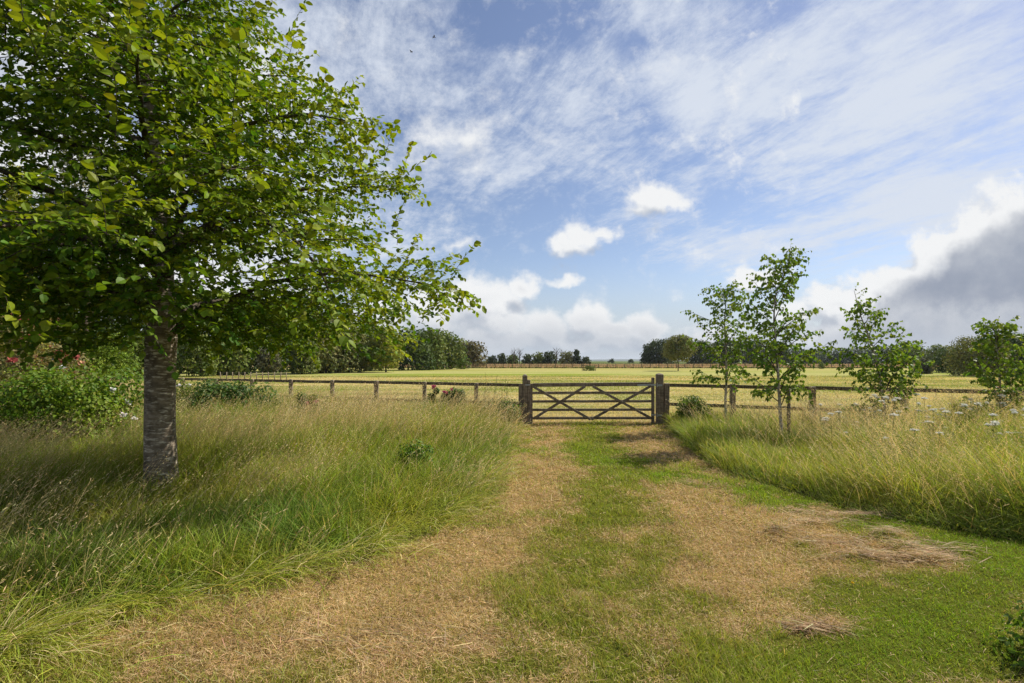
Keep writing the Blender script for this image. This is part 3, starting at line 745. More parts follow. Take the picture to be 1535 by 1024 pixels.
# ---- the big tree on the left -------------------------------------
BX, BY = gpt(242, 745)
def big_tree():
    T = Tree(); tk = MB()
    row = [(243,775,.255,0),(243,752,.235,0),(242,725,.215,0),(241,690,.203,0),(240,640,.196,0),(241,590,.192,0),(241,540,.192,0),(242,508,.200,0),(243,480,.165,0),(242,430,.138,.02),(239,380,.125,.05),(235,320,.115,.08),(229,260,.10,.1),(218,180,.085,.12),(208,90,.07,.1),(202,0,.058,.1),(198,-90,.042,.05),(196,-170,.025,0),(196,-220,.01,0)]
    TP = np.array([[(px-767)/F*BY-BX, dy_, EYE-(py-HZ)/F*BY] for (px, py, r_, dy_) in row]); TR = np.array([q[2] for q in row])*.92; TR[:4] *= (1.30, 1.22, 1.08, 1.02)
    # a trunk that is not quite round
    fine = np.linspace(0, len(TP)-1, 60); P_ = np.stack([np.interp(fine, range(len(TP)), TP[:, k]) for k in range(3)], 1); Rr = np.interp(fine, range(len(TP)), TR)
    an = np.arange(20)*2*np.pi/20
    irr = np.array([[1+.055*math.sin(3*a+z*1.3)+.03*math.sin(5*a-z*2.1+1) + (.22*math.cos(4*a+.7)*max(0, 1-z/.35)*.6) for a in an] for z in np.maximum(P_[:, 2], 0)])
    tk.tube(P_, Rr[:, None]*irr, 20)
    def Renv(z):
        return np.interp(z, [1.9, 2.5, 3.2, 4.0, 4.8, 5.8, 6.8, 8.0, 9.0, 9.8], [3.6, 4.2, 3.95, 3.5, 2.9, 2.15, 1.75, 1.3, .8, .2])
    def env_ok(p_):
        r_ = math.hypot(p_[0]-.0, p_[1]); return r_ < Renv(p_[2])*1.06 and p_[2] > 1.95
    n = 50; ga = 2.399
    for i in range(n):
        f = (i/(n-1))
        zt = 2.12+6.6*f**1.15; az = i*ga+.55+random.uniform(-.2,.2)
        if i < 9: az = i*2*math.pi/9+random.uniform(-.15,.15)+.1
        tgt_z = zt+ (.25+.55*random.random())*(1-.2*f) if i > 9 else 2.22+.5*random.random()
        Rn = float(Renv(tgt_z))*random.uniform(.80, 1.0)
        base = np.array([np.interp(zt, TP[:, 2], TP[:, k]) for k in range(3)])
        r_t = float(np.interp(zt, TP[:, 2], TR))
        dzz = tgt_z-zt; e0 = R(random.uniform(28, 42)); 
        L = math.hypot(Rn, dzz)*1.06
        mean = math.atan2(dzz, Rn); e1 = 2*mean-e0
        P_ = curve(base, az, e0, e1, L, 11, .09, random.uniform(-.25,.25))
        r0 = min(r_t*.5, .012+.011*L) if i > 9 else random.uniform(.045, .075)
        if i > 9 and i < 20: r0 *= 1.15
        T.wood.tube(P_, radii(r0, .006, 11, .75), 8 if r0 > .03 else 6)
        hid = (base[0]+BX+Rn*math.cos(az)) < -9.0 or zt > 7.4     # well outside the frame: sparser
        step = .105 if not hid else .26
        s0 = .20 if zt > 3 else .12
        m = int(L*(1-s0)/step)
        for k in range(m):
            t_ = s0+(1-s0)*(k+random.random()*.6)/m
            p_, dr = at_t(P_, min(t_, .995)); side = 1 if k % 2 else -1
            a0_ = math.atan2(dr[1], dr[0])+side*R(random.uniform(32, 68)); 
            sl = (.30+.78*math.sin(math.pi*min(1, .18+t_*.82)))*.30*L*random.uniform(.55, 1.15)*(1.0 if t_ < .93 else .7)
            sl = max(.28, min(1.35, sl)); e_ = random.gauss(.22 if zt > 3 or k % 2 else -.15, .26)
            S_ = curve(p_, a0_, e_, e_-R(22), sl, 6, .13)
            if not env_ok(S_[-1]) and not env_ok(S_[3]): continue
            T.wood.tube(S_, radii(.0085 if sl > .7 else .006, .0025, 6), 4, cap=False)
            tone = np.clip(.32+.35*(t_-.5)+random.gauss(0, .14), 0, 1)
            if random.random() < .05: tone = 1.0
            q = int(sl/(.09 if not hid else .17))
            for j in range(q):
                u_ = (j+.8)/q; pp, dq = at_t(S_, min(u_, .99)); dq = dq/np.linalg.norm(dq)
                if not env_ok(pp): continue
                sdv = np.cross(dq, (0,0,1)); sdv = sdv/(np.linalg.norm(sdv)+1e-6)*(1 if j % 2 else -1)
                T.twig(pp, dq*.7+sdv*random.uniform(.5,1.0)+np.array((0,0,random.gauss(.10,.32))), random.uniform(.18,.38), .032 if not hid else .09, .068 if not hid else .11, tone)
            pe, de = at_t(S_, 1.0)
            if env_ok(pe): T.twig(pe, de, random.uniform(.25,.45), .036, .076, min(1, tone+.15))
        pe, de = at_t(P_, 1.0); T.twig(pe, de, .5, .045, .10, .7)
    # upright shoots of young yellow-green leaves on the outside of the crown
    for i in range(110):
        a_ = random.uniform(-2.9, 1.2); z = random.uniform(2.6, 6.6); rr_ = float(Renv(z))*random.uniform(.72, .98)
        p0 = np.array((rr_*math.cos(a_), rr_*math.sin(a_), z))
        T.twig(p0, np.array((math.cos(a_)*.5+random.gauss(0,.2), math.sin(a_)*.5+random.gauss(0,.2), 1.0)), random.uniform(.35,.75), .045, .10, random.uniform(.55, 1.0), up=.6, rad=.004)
    for i in range(1500):      # short leafy spurs filling the low inner crown
        a_ = random.uniform(0, 6.28); z = random.uniform(2.1, 6.6) if i % 3 else random.uniform(2.02, 2.8); rr_ = random.uniform(.35, .85*float(Renv(z)))
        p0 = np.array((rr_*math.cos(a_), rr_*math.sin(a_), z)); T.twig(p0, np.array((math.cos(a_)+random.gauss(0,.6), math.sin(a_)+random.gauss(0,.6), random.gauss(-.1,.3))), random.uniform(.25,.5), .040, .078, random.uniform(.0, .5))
    # bare dead twigs inside
    for i in range(70):
        a_ = random.uniform(0, 6.28); z = random.uniform(2.6, 6.5); rr_ = random.uniform(.3, 1.8)
        b_ = curve((rr_*math.cos(a_)*.5, rr_*math.sin(a_)*.5, z), a_, random.uniform(-.1,.7), random.uniform(-.4,.5), random.uniform(.5,1.1), 6, .22)
        T.wood.tube(b_, radii(.007, .0015, 6), 4, cap=False)
    print('big tree leaves', len(T.lp))
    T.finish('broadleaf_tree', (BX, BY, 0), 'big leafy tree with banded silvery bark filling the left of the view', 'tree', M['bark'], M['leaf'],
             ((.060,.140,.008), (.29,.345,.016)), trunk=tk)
big_tree()

# ---- young birches -------------------------------------------------
BT = ((.085,.17,.022), (.20,.27,.03))
def young_birch(foot, pts, label, blist, lsize=.062, lgap=.05, extra=0):
    """pts: trunk in photo pixels at the tree's depth; blist: (start height fraction, azimuth deg, elevation deg, length)"""
    fx, fy_ = foot; T = Tree(); tk = MB()
    TP = np.array([[(px-767)/F*fy_-fx, 0.03*math.sin(i*1.7), EYE-(py-HZ)/F*fy_] for i, (px, py) in enumerate(pts)])
    TP[0, 2] = -.1
    fine = np.linspace(0, len(TP)-1, 24); P_ = np.stack([np.interp(fine, range(len(TP)), TP[:, k]) for k in range(3)], 1)
    P_[2:-1, :2] += np.array([[random.gauss(0,.006), random.gauss(0,.006)] for _ in range(21)])
    tk.tube(P_, radii(.042, .004, 24, .8), 10)
    for (f0, az, el, L) in blist:
        p0, _ = at_t(P_, f0)
        B = curve(p0, R(az), R(el), R(el-random.uniform(5, 30)), L, 8, .07)
        T.wood.tube(B, radii(.013 if L > .9 else .009, .002, 8), 5, cap=False)
        q = int(L/.056)
        for j in range(q):
            u_ = .16+.84*(j+.5)/q; pp, dq = at_t(B, min(u_, .99)); dq = dq/np.linalg.norm(dq)
            sdv = np.cross(dq, (random.gauss(0,.6), random.gauss(0,.6), 1)); sdv = sdv/(np.linalg.norm(sdv)+1e-6)*(1 if j % 2 else -1)
            T.twig(pp, dq*.7+sdv*random.uniform(.4,1.)+np.array((0,0,random.gauss(.05,.3))), random.uniform(.14,.38)*(1.15-.5*u_), lgap, lsize*1.35, random.uniform(.1,.8), up=.5, hang=.45, rad=.002)
        T.twig(B[-1], B[-1]-B[-2], .18, lgap, lsize*.9, .8, up=.5, hang=.35, rad=.002)
    for k in range(8):
        pp, dq = at_t(P_, .70+.30*k/8); a_ = random.uniform(0, 6.28)
        T.twig(pp, np.array((math.cos(a_)*.7, math.sin(a_)*.7, .8)), .25, lgap, lsize, .7, up=.5, hang=.4, rad=.002)
    T.twig(P_[-1], np.array((.05,0,1.)), .2, lgap, lsize*.8, .9, up=.5, hang=.3, rad=.002)
    return T.finish('young_birch', (fx, fy_, 0), label, 'tree', M['birch'], M['leaf'], BT, tv=BL_v, trunk=tk, group='young birches planted along the fence')
def auto_b(n, f0, f1, Lmax, el0=58, el1=62, w=None, az0=0):
    out_ = []
    for i in range(n):
        f = f0+(f1-f0)*i/(n-1); L = Lmax*(.45+.55*math.sin(math.pi*min(1, .35+.5*(i/(n-1)))))*(1-.45*(i/(n-1)))*random.uniform(.8,1.15)
        out_.append((f, az0+i*137.5+random.uniform(-20,20), random.uniform(el0-12, el1+8), L))
    return out_
Y_ = 13.6; young_birch((wpt(1088,600,Y_).x, Y_), [(1088,645),(1088,600),(1088,560),(1087,520),(1086,480),(1088,450),(1090,440)], 'bushy young birch closest to the gate, left of the tallest one',
    auto_b(24, .19, .90, 1.15)+[(.45,172,30,1.1),(.62,168,28,1.05),(.3,185,5,.85)], .066)
Y_ = 11.3; young_birch((5.97, Y_), [(1172,668),(1170,620),(1166,575),(1163,530),(1160,480),(1164,440),(1178,405),(1182,388)], 'tallest young birch, tied to a stake beside the track edge',
    auto_b(30, .17, .92, 1.25)+[(.42,5,40,1.05),(.48,175,48,1.15),(.34,185,52,1.1),(.30,0,38,.95),(.28,-60,-8,.7),(.26,200,0,.6),(.5,25,45,1.0)], .066)
Y_ = 11.3; young_birch((wpt(1330,640,Y_).x, Y_), [(1331,663),(1328,630),(1322,590),(1312,540),(1300,500),(1288,465),(1279,436)], 'young birch leaning left with a sparse open top',
    auto_b(22, .18, .82, 1.05)+[(.34,170,46,1.35),(.28,5,48,1.3),(.32,0,58,1.35),(.42,12,62,1.1),(.24,178,12,.8),(.22,190,-10,.7),(.38,30,50,1.1)], .066)
Y_ = 10.6; young_birch((wpt(1500,640,Y_).x, Y_), [(1500,672),(1500,640),(1498,600),(1496,560),(1494,520),(1494,500),(1492,488)], 'shortest bushy young birch at the right edge among white flowers',
    auto_b(28, .20, .88, .70)+[(.3,178,8,.85),(.28,170,0,.7),(.4,0,50,.75),(.4,182,45,.75),(.3,10,20,.7)], .064, .042)
# stakes
def stake(x, y, h, label, tie=True, dx=-.1):
    s_ = empty('tree_stake', (x, y, 0)); tag(s_, label, 'stake', 'stakes holding the young birches')
    mb = MB(); n = 9
    mb.tube([(random.uniform(-.002,.002), random.uniform(-.002,.002), z) for z in np.linspace(-.2, h, n)], .036, 10); mb.build('post', M['wood'], s_, True)
    if tie:
        mb = MB(); zt = h*.66
        mb.tube([(.042*math.cos(a), .042*math.sin(a), zt) for a in np.linspace(0, 6.28, 13)], .010, 5)
        mb.tube([(dx+.05*math.cos(a), .05*math.sin(a), zt+.01) for a in np.linspace(0, 6.28, 13)], .010, 5)
        mb.tube([(-.03, 0, zt), (dx+.04, 0, zt+.01)], .013, 6); mb.build('tie', M['rubber'], s_, True)
stake(6.10, 11.28, 1.22, 'round wooden stake strapped to the tallest young birch', True, -.12)
stake(wpt(1096,600,13.6).x, 13.6, 1.12, 'round wooden stake beside the birch closest to the gate', True, -.13)
stake(wpt(1340,630,11.3).x, 11.32, .92, 'short dark stake at the foot of the leaning birch', True, -.11)
stake(wpt(1514,600,10.6).x, 10.6, .98, 'wooden stake behind the bushy birch at the right edge', True, -.12)

# ---- trees and shrubs built from clumps of leaves -------------------
def clump_tree(name, x, y, h, w, label, cat, tones, n=3500, ls=.3, base=.05, lobes=26, trunk_r=None, shape='round', mat=None, group=None, tv=SM_v, tf=SM_f, d=None, flat=0.0, wood_mat=None, up=.25, branches=7):
    r = empty(name, (x, y, 0)); tag(r, label, cat, group); d = d or w
    # trunk and limbs reach into the crown
    tr = trunk_r or max(.012, h*.022); mb = MB(); hb = h*base
    mb.tube(curve((0,0,-.1), 0, R(88), R(86), h*.8, 8, .04), radii(tr, tr*.25, 8), 8)
    for i in range(branches):
        a = i*2.4+random.random(); z0 = h*(max(base, .08)+.45*i/branches*random.uniform(.6,1.2)*.9)
        mb.tube(curve((0,0,z0), a, R(random.uniform(30,60)), R(random.uniform(20,50)), w*random.uniform(.3,.42), 6, .12), radii(tr*.45, tr*.12, 6), 5, cap=False)
    mb.build('trunk', wood_mat or M['twig'], r, True)
    n = int(np.clip(6.5*w*h/(ls*ls*.34), n*.6, 16000)) if cat == 'tree' else int(n*1.5)
    L = []
    for i in range(lobes):
        f = (i+.5)/lobes; z = hb+(h-hb)*(.08+.86*f)
        zf = (z-hb)/(h-hb)
        if shape == 'round': prof = math.sqrt(max(.02, 1-(2*zf-.92)**2/1.2))
        elif shape == 'cone': prof = max(.12, 1.02-zf)**.8
        elif shape == 'bush': prof = math.sqrt(max(.03, 1-(max(0, zf-.15)/.95)**2))
        else: prof = .8+.25*math.sin(zf*5+1)
        a = i*2.399+random.random()*.7; rr = prof*.5*random.uniform(.35, .80)
        lr = random.uniform(.16,.27)*w*(.55+.45*prof)
        L.append((rr*w*math.cos(a), rr*d*math.sin(a), min(z, h-lr*.8), lr, random.uniform(0, 1)))
    V_, F_, C_ = [], [], []; off = 0
    tot = sum(l_[3]**2 for l_ in L)
    for (lx, ly, lz, lr, tone) in L:
        m = max(12, int(n*lr*lr/tot)); dv = rdir(m); rad = lr*(.55+.5*rng.random(m)**.45)
        # sub-clumping: push leaves towards a few random directions
        sub = rdir(7); k = rng.integers(0, 7, m); dv = dv+sub[k]*.75; dv /= np.linalg.norm(dv, axis=1)[:, None]
        rad = rad*(1+.18*np.sin(k*2.1))
        p_ = np.array((lx, ly, lz))+dv*rad[:, None]*(1, 1, .85)
        p_[:, 2] = np.maximum(p_[:, 2], rng.uniform(.02, .12, m)*min(h, 3))
        nr = dv+rdir(m)*.7+np.array((0, 0, up)); dd = np.cross(nr, rdir(m))+np.array((0, 0, -.15))
        c = lerp(np.array(tones[0]), np.array(tones[1]), np.clip(tone*.7+rng.normal(.12, .2, m)+.1*(k % 3), 0, 1)); c = jitc(c, m, .16)
        v_, f_, c_ = leaf_mesh(p_, dd, nr, ls*rng.uniform(.5, 1.3, m), c, tv, tf)
        V_.append(v_); F_.append(f_+off); C_.append(c_); off += len(v_)
    make_mesh('crown' if cat in ('tree', 'shrub') else 'foliage', np.concatenate(V_), [np.concatenate(F_)], mat or M['leaf_far'], r, np.concatenate(C_))
    return r, L
DK = ((.030,.055,.016), (.085,.115,.028)); MD = ((.045,.075,.016), (.13,.155,.032)); YG = ((.085,.115,.014), (.24,.24,.03)); OL = ((.06,.075,.022), (.17,.165,.05))
GR = ((.08,.085,.05), (.20,.20,.12)); BR = ((.06,.06,.028), (.12,.105,.045)); FAR = ((.03,.05,.022), (.07,.09,.032)); BG = ((.09,.16,.015), (.22,.29,.03))
_k = lambda t_, k: tuple(tuple(a*k for a in c) for c in t_)
DK, MD, OL, BR, FAR, YG = _k(DK, 1.35), _k(MD, 1.5), _k(OL, 1.45), _k(BR, 1.4), _k(FAR, 1.25), _k(YG, 1.35)
def ct(px, Y, top, wpx, label, tones, shape='round', n=4200, ls=None, base=.04, lobes=26, cat='tree', name='broadleaf_tree', group='trees along the left side of the field', d=None, **kw):
    h = EYE-(top-HZ)/F*Y; w = wpx/F*Y
    return clump_tree(name, (px-767)/F*Y, Y, h, w, label, cat, tones, n, ls or max(.12, Y*.0058), base, lobes, shape=shape, group=group, d=d, **kw)
ct(700,135,511,58,'brownish rounded tree at the far end of the left tree belt', BR, 'bush', 2600)
ct(672,112,499,52,'dark tree just left of the brownish rounded one', MD, 'bush', 2600, base=.02)
ct(646,106,493,56,'big dark green rounded tree reaching to the ground at the belt end', MD, 'bush', 4800, base=.02, lobes=34)
ct(617,100,494,60,'dark green tree right of the yellow green one', DK, 'bush', 3800, base=.02)
ct(578,82,492,58,'yellow green tree lit by the sun in the left belt', YG, 'round', 4600, base=.10)
ct(548,92,486,70,'dark tree behind the yellow green one', DK, 'bush', 3000)
ct(523,80,486,66,'olive tree with drooping boughs left of the yellow green one', OL, 'bush', 4200, base=.02)
ct(488,76,476,76,'olive and dark green tree in the middle of the left belt', OL, 'bush', 4200, base=.02)
ct(452,70,500,46,'pale green low tree standing before the left belt', ((.06,.09,.02),(.19,.22,.06)), 'bush', 3600, base=.02)
ct(440,88,455,120,'tall dark tree behind the pale low one', DK, 'bush', 3800)
ct(402,66,520,42,'grey leaved small tree with bare lower stems', GR, 'round', 2200, base=.22)
ct(368,78,455,100,'tall dark green tree seen under the big crown', DK, 'bush', 4200)
ct(345,64,512,60,'mid green shrub before the dark tall tree', MD, 'bush', 3600, cat='shrub', name='shrub')
ct(300,60,500,56,'mid green tree right of the big trunk', MD, 'bush', 3600, base=.02)
ct(270,76,440,110,'tall dark tree right behind the big trunk', DK, 'bush', 4200)
ct(215,52,500,70,'leafy green tree just left of the big trunk', MD, 'bush', 3600)
ct(190,64,400,130,'very tall dark tree behind the left of the big crown', DK, 'bush', 4600)
ct(128,44,188,150,'tall grey green willow rising behind the big crown', GR, 'round', 6500, base=.25, lobes=40, name='willow_tree')
ct(22,38,236,100,'tall yellow green conifer at the far left', YG, 'cone', 5200, base=.08, lobes=40, name='conifer_tree')
ct(70,50,440,130,'dark broad tree behind the red tinted shrub', DK, 'bush', 4200)
ct(-40,40,420,140,'dark broad tree at the left edge of the view', DK, 'bush', 3600)
ct(-150,36,330,170,'very tall dark tree left of the yellow green conifer', DK, 'bush', 3600)
# small bright tree beyond the left fence
ct(150,26,500,82,'small bright green tree with a bare stem behind the left fence', BG, 'round', 5200, base=.22, lobes=22, ls=.10, group=None, name='young_tree')
# far side, middle
gm = 'trees of the far hedge'
for (px, top, w_, tn, sh, lab) in [(737,533,18,FAR,'bush','low dark tree at the left end of the far hedge'),(752,530,14,FAR,'bush','narrow dark tree second in the far hedge'),(768,532,20,MD,'bush','rounded shrubby tree left of the dead trees'),(790,531,18,FAR,'bush','small tree right of the bare dead trees'),
        (806,528,20,MD,'bush','light green rounded tree in the far hedge'),(824,527,24,FAR,'bush','round dark tree in the middle of the far hedge'),(850,527,22,OL,'bush','brownish loose tree in the right of the far hedge'),(864,524,16,FAR,'cone','pointed dark tree near the right end of the far hedge'),(878,535,14,FAR,'bush','lowest dark bush ending the far hedge')]:
    ct(px, 205, top, w_, lab, tn, sh, 700, group=gm, lobes=12, ls=.8, branches=3)
for (px, lab) in [(900,'small distant bush alone on the horizon, nearer the hedge'),(937,'small distant bush alone on the horizon, nearer the oaks')]:
    ct(px+16 if px == 900 else px+8, 420, 538.2, 9, lab, FAR, 'bush', 160, group=None, lobes=6, ls=1.2, branches=3, cat='shrub', name='shrub')
def bare_tree(px, Y, top, label):
    h = EYE-(top-HZ)/F*Y; r = empty('dead_tree', ((px-767)/F*Y, Y, 0)); tag(r, label, 'tree', 'bare dead trees in the far hedge')
    mb = MB(); mb.tube(curve((0,0,-.1), 0, R(90), R(84), h*.9, 6, .05), radii(.22, .06, 6), 6)
    mb.build('trunk', M['twig'], r, True); mb = MB()
    for i in range(16):
        z0 = h*(.35+.5*i/16); a = i*2.4
        B = curve((0,0,z0), a, R(55), R(45), h*.3*random.uniform(.6,1.1), 5, .2); mb.tube(B, radii(.07, .03, 5), 4, cap=False)
        for k in range(3): mb.tube(curve(B[2+k % 3], a+random.uniform(-1,1), R(50), R(60), h*.14, 4, .2), radii(.04,.02,4), 3, cap=False)
    mb.build('branches', M['twig'], r, True)
bare_tree(770, 200, 524, 'left one of two bare dead trees in the far hedge'); bare_tree(778, 203, 523, 'right one of two bare dead trees in the far hedge')
bare_tree(834, 200, 523, 'bare dead tree behind the round dark hedge tree'); bare_tree(842, 207, 525, 'thin bare dead tree by the brownish hedge tree')
# far side, right
gr_ = 'trees beyond the right of the field'
ct(990,190,508,46,'dark oak at the left end of the right hand trees', FAR, 'bush', 3200, group=gr_, ls=.8)
ct(972,195,516,24,'smaller dark oak leaning out at the left end', FAR, 'bush', 1500, group=gr_, ls=.8)
ct(1016,93,503,46,'round headed young tree alone on the field before dark oaks', OL, 'round', 5200, base=.32, lobes=24, group=None, ls=.30, trunk_r=.10, name='young_tree')
for i, (px, Y, top, w_, tn, lab) in enumerate([(1048,200,511,50,FAR,'dark tree right of the lone round headed tree'),(1085,205,508,56,FAR,'dark tree behind the birch closest to the gate'),(1125,210,510,56,FAR,'dark tree between the two left birches'),
        (1165,210,514,52,FAR,'dark tree behind the tallest birch'),(1205,320,524,50,FAR,'distant low wood edge right of the tallest birch'),(1240,330,524,52,FAR,'distant low tree left of the leaning birch'),
        (1280,320,522,56,FAR,'distant tree behind the leaning birch'),(1325,300,519,56,FAR,'distant tree right of the leaning birch stem'),(1368,170,516,50,MD,'grey green tree right of the leaning birch'),
        (1408,150,517,46,MD,'mid green tree left of the large olive bush')]):
    ct(px, Y, top, w_, lab, tn, 'bush', 2200, group=gr_, ls=Y*.0042)
ct(1465,62,505,80,'large dark olive bush behind the bushy birch', OL, 'bush', 6000, group=gr_, lobes=34, ls=.24)
ct(1530,64,500,80,'large dark bush at the right edge of the field', DK, 'bush', 5200, group=gr_, lobes=30, ls=.24)
ct(1425,80,522,50,'dark shrub left of the large olive bush', DK, 'bush', 3200, group=gr_, ls=.3, cat='shrub', name='shrub')
ct(1600,60,495,90,'dark tree just beyond the right edge of the view', DK, 'bush', 2500, group=gr_)
ct(1386,72,538,22,'small grey green shrub on the field near the right end', GR, 'bush', 900, group=None, cat='shrub', name='shrub', lobes=10)
ct(1232,118,544,10,'tiny green bush in front of the far fence', MD, 'bush', 300, group=None, cat='shrub', name='shrub', lobes=8, ls=.25)
# tree guard on the field
Y_ = 95; tg = empty('tree_guard', (wpt(882,555,Y_).x, Y_, 0)); tag(tg, 'small stake and rail guard around a sapling out on the field', 'tree guard')
for (sx, sy) in ((-1.1,-.8),(1.1,-.8),(-1.1,.8),(1.1,.8)):
    mb = MB(); mb.beam((sx,sy,-.1),(sx+(.15 if sx > 0 else 0),sy,1.45 if sx < 0 else 1.1),.10,.10,up=(0,1,0)); mb.build('post', M['wood_dark'], tg)
mb = MB(); mb.beam((-1.1,-.8,1.0),(.4,-.8,.95),.05,.09); mb.beam((-1.1,.8,1.0),(1.1,.8,.9),.05,.09); mb.build('rail', M['wood_dark'], tg)
clump_tree('sapling', wpt(884,555,Y_).x, Y_, 1.0, 2.1, 'low green sapling inside the stake guard on the field', 'shrub', MD, 500, .22, .02, 10, shape='bush')

# ---- shrubs and flowers near the fence ------------------------------
def blooms(r, L, n, size, col, h_min=.3, face=(0,-1,.5), petals=9, name='flower', spread=1.0):
    k = 0
    for i in range(n):
        lx, ly, lz, lr, _ = random.choice(L)
        d = Vector((random.gauss(0,.8), random.gauss(-.5,.6), random.gauss(.6,.5))).normalized()
        p_ = np.array((lx+d.x*lr*1.05, ly+d.y*lr*1.05, lz+d.z*lr*.95))
        if p_[2] < h_min: p_[2] += .3
        m = petals*3; dv = rdir(m)*(1,1,.6)+np.array((face[0]*.4, face[1]*.4, .5)); nr = rdir(m)*.5+np.array(d)
        c = jitc(np.array(col), m, .14)
        v_, f_, c_ = leaf_mesh(np.tile(p_, (m, 1))+rng.normal(0, size*.18*min(spread, 1.1), (m, 3)), dv, nr, size*rng.uniform(.4,.75,m), c, LT_v, LT_f)
        make_mesh(name, v_, [f_], M['petal'], r, c_)
def shrub(x, y, h, w, label, tones, n, ls, **kw):
    return clump_tree(kw.pop('name', 'shrub'), x, y, h, w, label, 'shrub', tones, n, ls, kw.pop('base', .02), kw.pop('lobes', 18), shape='bush', tv=LT_v, tf=LT_f, mat=M['leaf'], wood_mat=M['twig'], **kw)
r, L = shrub(-11.3, 12.0, 2.95, 2.6, 'tall shrub with red and pink flower clusters at the left edge', ((.10,.12,.03),(.26,.22,.09)), 6500, .062, name='flowering_shrub', lobes=26)
hi = [l_ for l_ in L if l_[2] > 1.2]; blooms(r, hi, 26, .13, (.42,.10,.09), 1.3, spread=1.6); blooms(r, hi, 18, .10, (.50,.28,.16), 1.2, spread=1.6)
r, L = shrub(-9.0, 10.4, 1.68, 3.0, 'broad leaved bright green bush with a few white flowers at the left edge', ((.085,.16,.015),(.22,.30,.03)), 8500, .068, name='flowering_shrub', lobes=11)
blooms(r, L, 7, .09, (.75,.75,.72), .5)
shrub(-10.9, 9.8, 1.45, 2.2, 'bright green bush cut off by the left edge of the view', ((.085,.15,.015),(.20,.26,.03)), 6000, .068)
shrub(-8.6, 13.6, 1.35, 1.9, 'low rough green bush between the small bright tree and the big trunk', MD, 3000, .05)
r, L = shrub(-7.75, 14.0, 1.22, 2.4, 'dark leafy peony bush with a white bloom right of the big trunk', ((.04,.085,.018),(.10,.17,.035)), 6000, .08, name='flowering_shrub', lobes=22)
blooms(r, [(-.95,-.4,1.0,.2,0)], 2, .11, (.80,.79,.76), .6)
r, L = shrub(-5.7, 14.3, .95, .9, 'low green plant with magenta flowers at the end of the peony bush', MD, 1400, .06, name='flowering_shrub', lobes=10)
blooms(r, [(-.1,-.3,.72,.15,0),(.25,-.3,.62,.15,0)], 4, .09, (.42,.06,.17), .4)
r, L = shrub(-1.65, 14.55, 1.05, .80, 'leafy plant with bright pink flowers in front of the left fence', ((.05,.10,.02),(.12,.19,.04)), 2600, .07, name='flowering_shrub', lobes=12)
blooms(r, [l_ for l_ in L if l_[2] > .5], 5, .075, (.52,.06,.19), .7)
r, L = shrub(-2.22, 14.6, 1.12, .34, 'slim upright plant with a pink flower on top by the left fence', ((.05,.10,.02),(.12,.19,.04)), 900, .07, name='flowering_shrub', lobes=6)
blooms(r, [(0,-.05,1.02,.08,0)], 2, .09, (.52,.06,.19), .7)
shrub(5.05, 14.3, .85, 1.0, 'dark green bush in the corner right of the gate', ((.06,.12,.02),(.14,.21,.035)), 2600, .05, lobes=26)
shrub(-.45, 14.55, .72, 1.5, 'tangle of green weeds at the foot of the fence left of the gate', ((.07,.13,.02),(.15,.20,.04)), 2600, .06)
shrub(-1.45, 7.75, .62, .62, 'dark leafy weed alone in the long grass left of the track', ((.07,.15,.02),(.16,.25,.035)), 900, .045, lobes=12)
shrub(3.42, 2.9, .42, .95, 'dark leafy tuft in the bottom right corner of the view', ((.07,.14,.02),(.16,.25,.03)), 2600, .036, lobes=18)

def weed(x, y, h, n, label, tones=((.09,.13,.03),(.20,.22,.06))):
    r = empty('tall_weed', (x, y, 0)); tag(r, label, 'weed'); mb = MB(); T = Tree()
    for i in range(n):
        B = curve((random.gauss(0,.12), random.gauss(0,.05), 0), random.uniform(0,6.28), R(86), R(80), h*random.uniform(.6,1), 7, .04)
        mb.tube(B, radii(.006,.003,7), 4, c=(.16,.18,.06), cap=False)
        for k in range(16):
            pp, dq = at_t(B, .2+.8*k/16); a = random.uniform(0,6.28); e = .5
            T.leaf(pp, np.array((math.cos(a), math.sin(a), .6)), np.array((random.gauss(0,.5), random.gauss(0,.5), .7)), .10*(1-.6*k/16), random.random())
    mb.build('stem', M['grass'], r, True)
    c = jitc(lerp(np.array(tones[0]), np.array(tones[1]), np.array(T.lc)), len(T.lc), .15)
    tv = LT_v*np.array((1,.45,1)); v_, f_, c_ = leaf_mesh(np.array(T.lp), np.array(T.ld), np.array(T.ln), np.array(T.ls), c, tv, LT_f); make_mesh('foliage', v_, [f_], M['grass'], r, c_)
weed(-.72, 14.9, 1.55, 6, 'tall thin weed stems rising above the rail left of the gate')
weed(-.28, 14.9, 1.35, 4, 'shorter thin weed stems closest to the left gate post')
weed(7.3, 12.6, 1.3, 5, 'tall green weed between the tallest birch and the leaning birch')
weed(10.6, 10.9, 1.7, 5, 'tall weed with pale stems left of the bushy birch')

